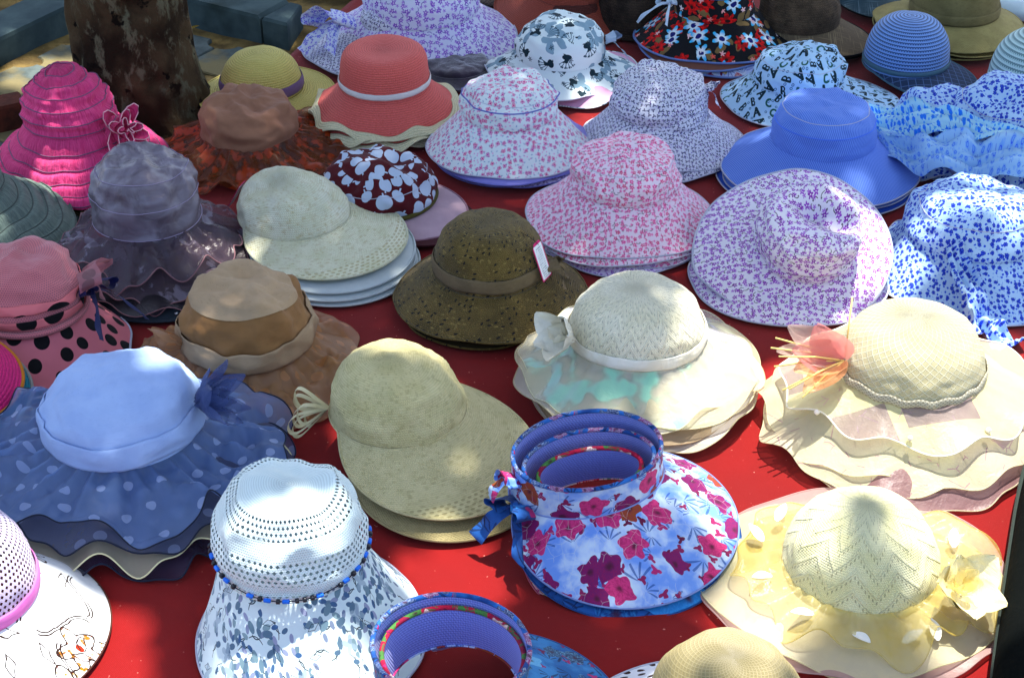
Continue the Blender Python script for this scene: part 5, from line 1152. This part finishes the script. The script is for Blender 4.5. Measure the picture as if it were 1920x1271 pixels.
soft('crumpled blue rose printed hat with folded brim beside the tipped purple flowered hat', .80, 2.51, .11, .07, .15, .19, 76., off=(.01, -.03), Ry=.175)
soft('flat blue rose printed hat under the crumpled one with folded brim', .80, 2.50, .08, .03, .06, .175, 79., Ry=.165, ruf=.005)
def scarf(lb, pts, w, m_, seed, wd_=(.3, 1, .25)):
    o = ribbon('scarf', None, m_, pts, wd_, w, 60, 15, .0, .010, 3, seed, .45); tag(o, lb, 'scarf')
scarf('pale blue gauze scarf laid over the blue rose printed hats', [(.70, 2.85, .06), (.76, 2.77, .085), (.84, 2.73, .10), (.94, 2.70, .095), (1.08, 2.65, .06)], [.05, .09, .09, .08, .07], M_sc, 2)
scarf('light blue printed scarf with small roses beside the pinstriped hat', [(.64, 3.02, .03), (.72, 2.90, .085), (.80, 2.84, .115), (.90, 2.77, .12), (1.05, 2.72, .08)], [.10, .10, .07, .05, .05], M_bf2, 5)
scarf('blue printed scarf end hanging below the crumpled blue rose hat', [(.735, 2.40, .10), (.76, 2.33, .045), (.785, 2.27, .012), (.81, 2.23, .006)], [.03, .045, .05, .05], M_bf, 8, (1, .3, .2))

# --- things at the edges
def bagm(g):
    p = g.obj(); return dict(col=g.mix(g.noise(p, 20., 4.), hexc('#060808'), hexc('#0c0f0e')), h=g.noise(p, 70., 4.))
M_bag = mat('black_bag_cloth', bagm, 1., .05, .0, .6, .003)
bg = thing('bag', 'black cloth bag standing past the right edge of the red cloth', 'bag', (.742, 1.62, -.02), -19)
t = np.linspace(0, TWO, 65); S_ = np.linspace(0, 1, 24); T, S2 = np.meshgrid(t, S_); k = (1 - S2 ** 5) ** .2
sx = np.sign(np.cos(T)) * np.abs(np.cos(T)) ** .4; sy = np.sign(np.sin(T)) * np.abs(np.sin(T)) ** .4
sheet('body', bg, M_bag, np.stack([.10 * k * sx * (1 + .05 * pn(T, S2 * 4, 1.)), .34 * k * sy, .10 * S2 + .008 * pn(sx * 3, sy * 5, S2 * 4)], -1))
tube('piped_seam', bg, plain('bag_seam', '#26302c', .7), [(.098 * sx[0, i], .336 * sy[0, i], .055) for i in range(64)], .004, True, 6)
pk = thing('packet', 'blue and white plastic packet lying behind the mint straw cap', 'packet', (1.165, 3.62, 0), -20)
def pkm(g):
    x, y, z = g.xyz(g.uv('print')); return dict(col=g.mix((g.absv(y - x * .15 - .075) < .03), hexc('#cfe2ee'), hexc('#1a62c4')))
X_, Y_ = np.meshgrid(np.linspace(-.11, .11, 24), np.linspace(-.08, .08, 18)); e = ((1 - (X_ / .111) ** 6) * (1 - (Y_ / .081) ** 6)) ** .5
sheet('wrapper', pk, mat('packet_film', pkm, .25, .5, 0), np.stack([X_, Y_, .006 + .05 * e + .004 * pn(X_ * 40, Y_ * 40, 2.)], -1), np.stack([X_ + .11, Y_ + .08], -1), thick=.001)
tube('sealed_edge', pk, mat('packet_edge', hexc('#1a62c4'), .3, .5, 0), [(-.11, -.08, .006), (.11, -.08, .006)], .003, ns=6)

# small litter on the pit floor
rr = random.Random(11); M_lit = [plain('dry_leaf_' + str(i), c_, .8) for i, c_ in enumerate(('#6b5a24', '#4c3a1c', '#7d6a2c'))]
for i in range(16):
    a_, b_ = rr.uniform(.1, 1.1), rr.uniform(.05, .8); x, y = pit(a_, b_)
    if (x + .775) ** 2 + (y - 3.17) ** 2 < .03 or x > -.55 + .36 * (y - 3.443): continue
    o = petal('fallen_leaf', None, M_lit[i % 3], (0, 0, 0), (1, 0, .1), (0, 0, 1), rr.uniform(.018, .03), .013, .1, .2, .8, seed=i, n=6, nc=5)
    o.location = (x, y, -.002); o.rotation_euler[2] = rr.uniform(0, 6.3); tag(o, 'small dry leaf fallen on the pavers around the tree trunk', 'leaf', 'dry leaves in the tree pit')

for o in list(COL.objects):
    for k in ('_c', '_edge'):
        if k in o.keys(): del o[k]
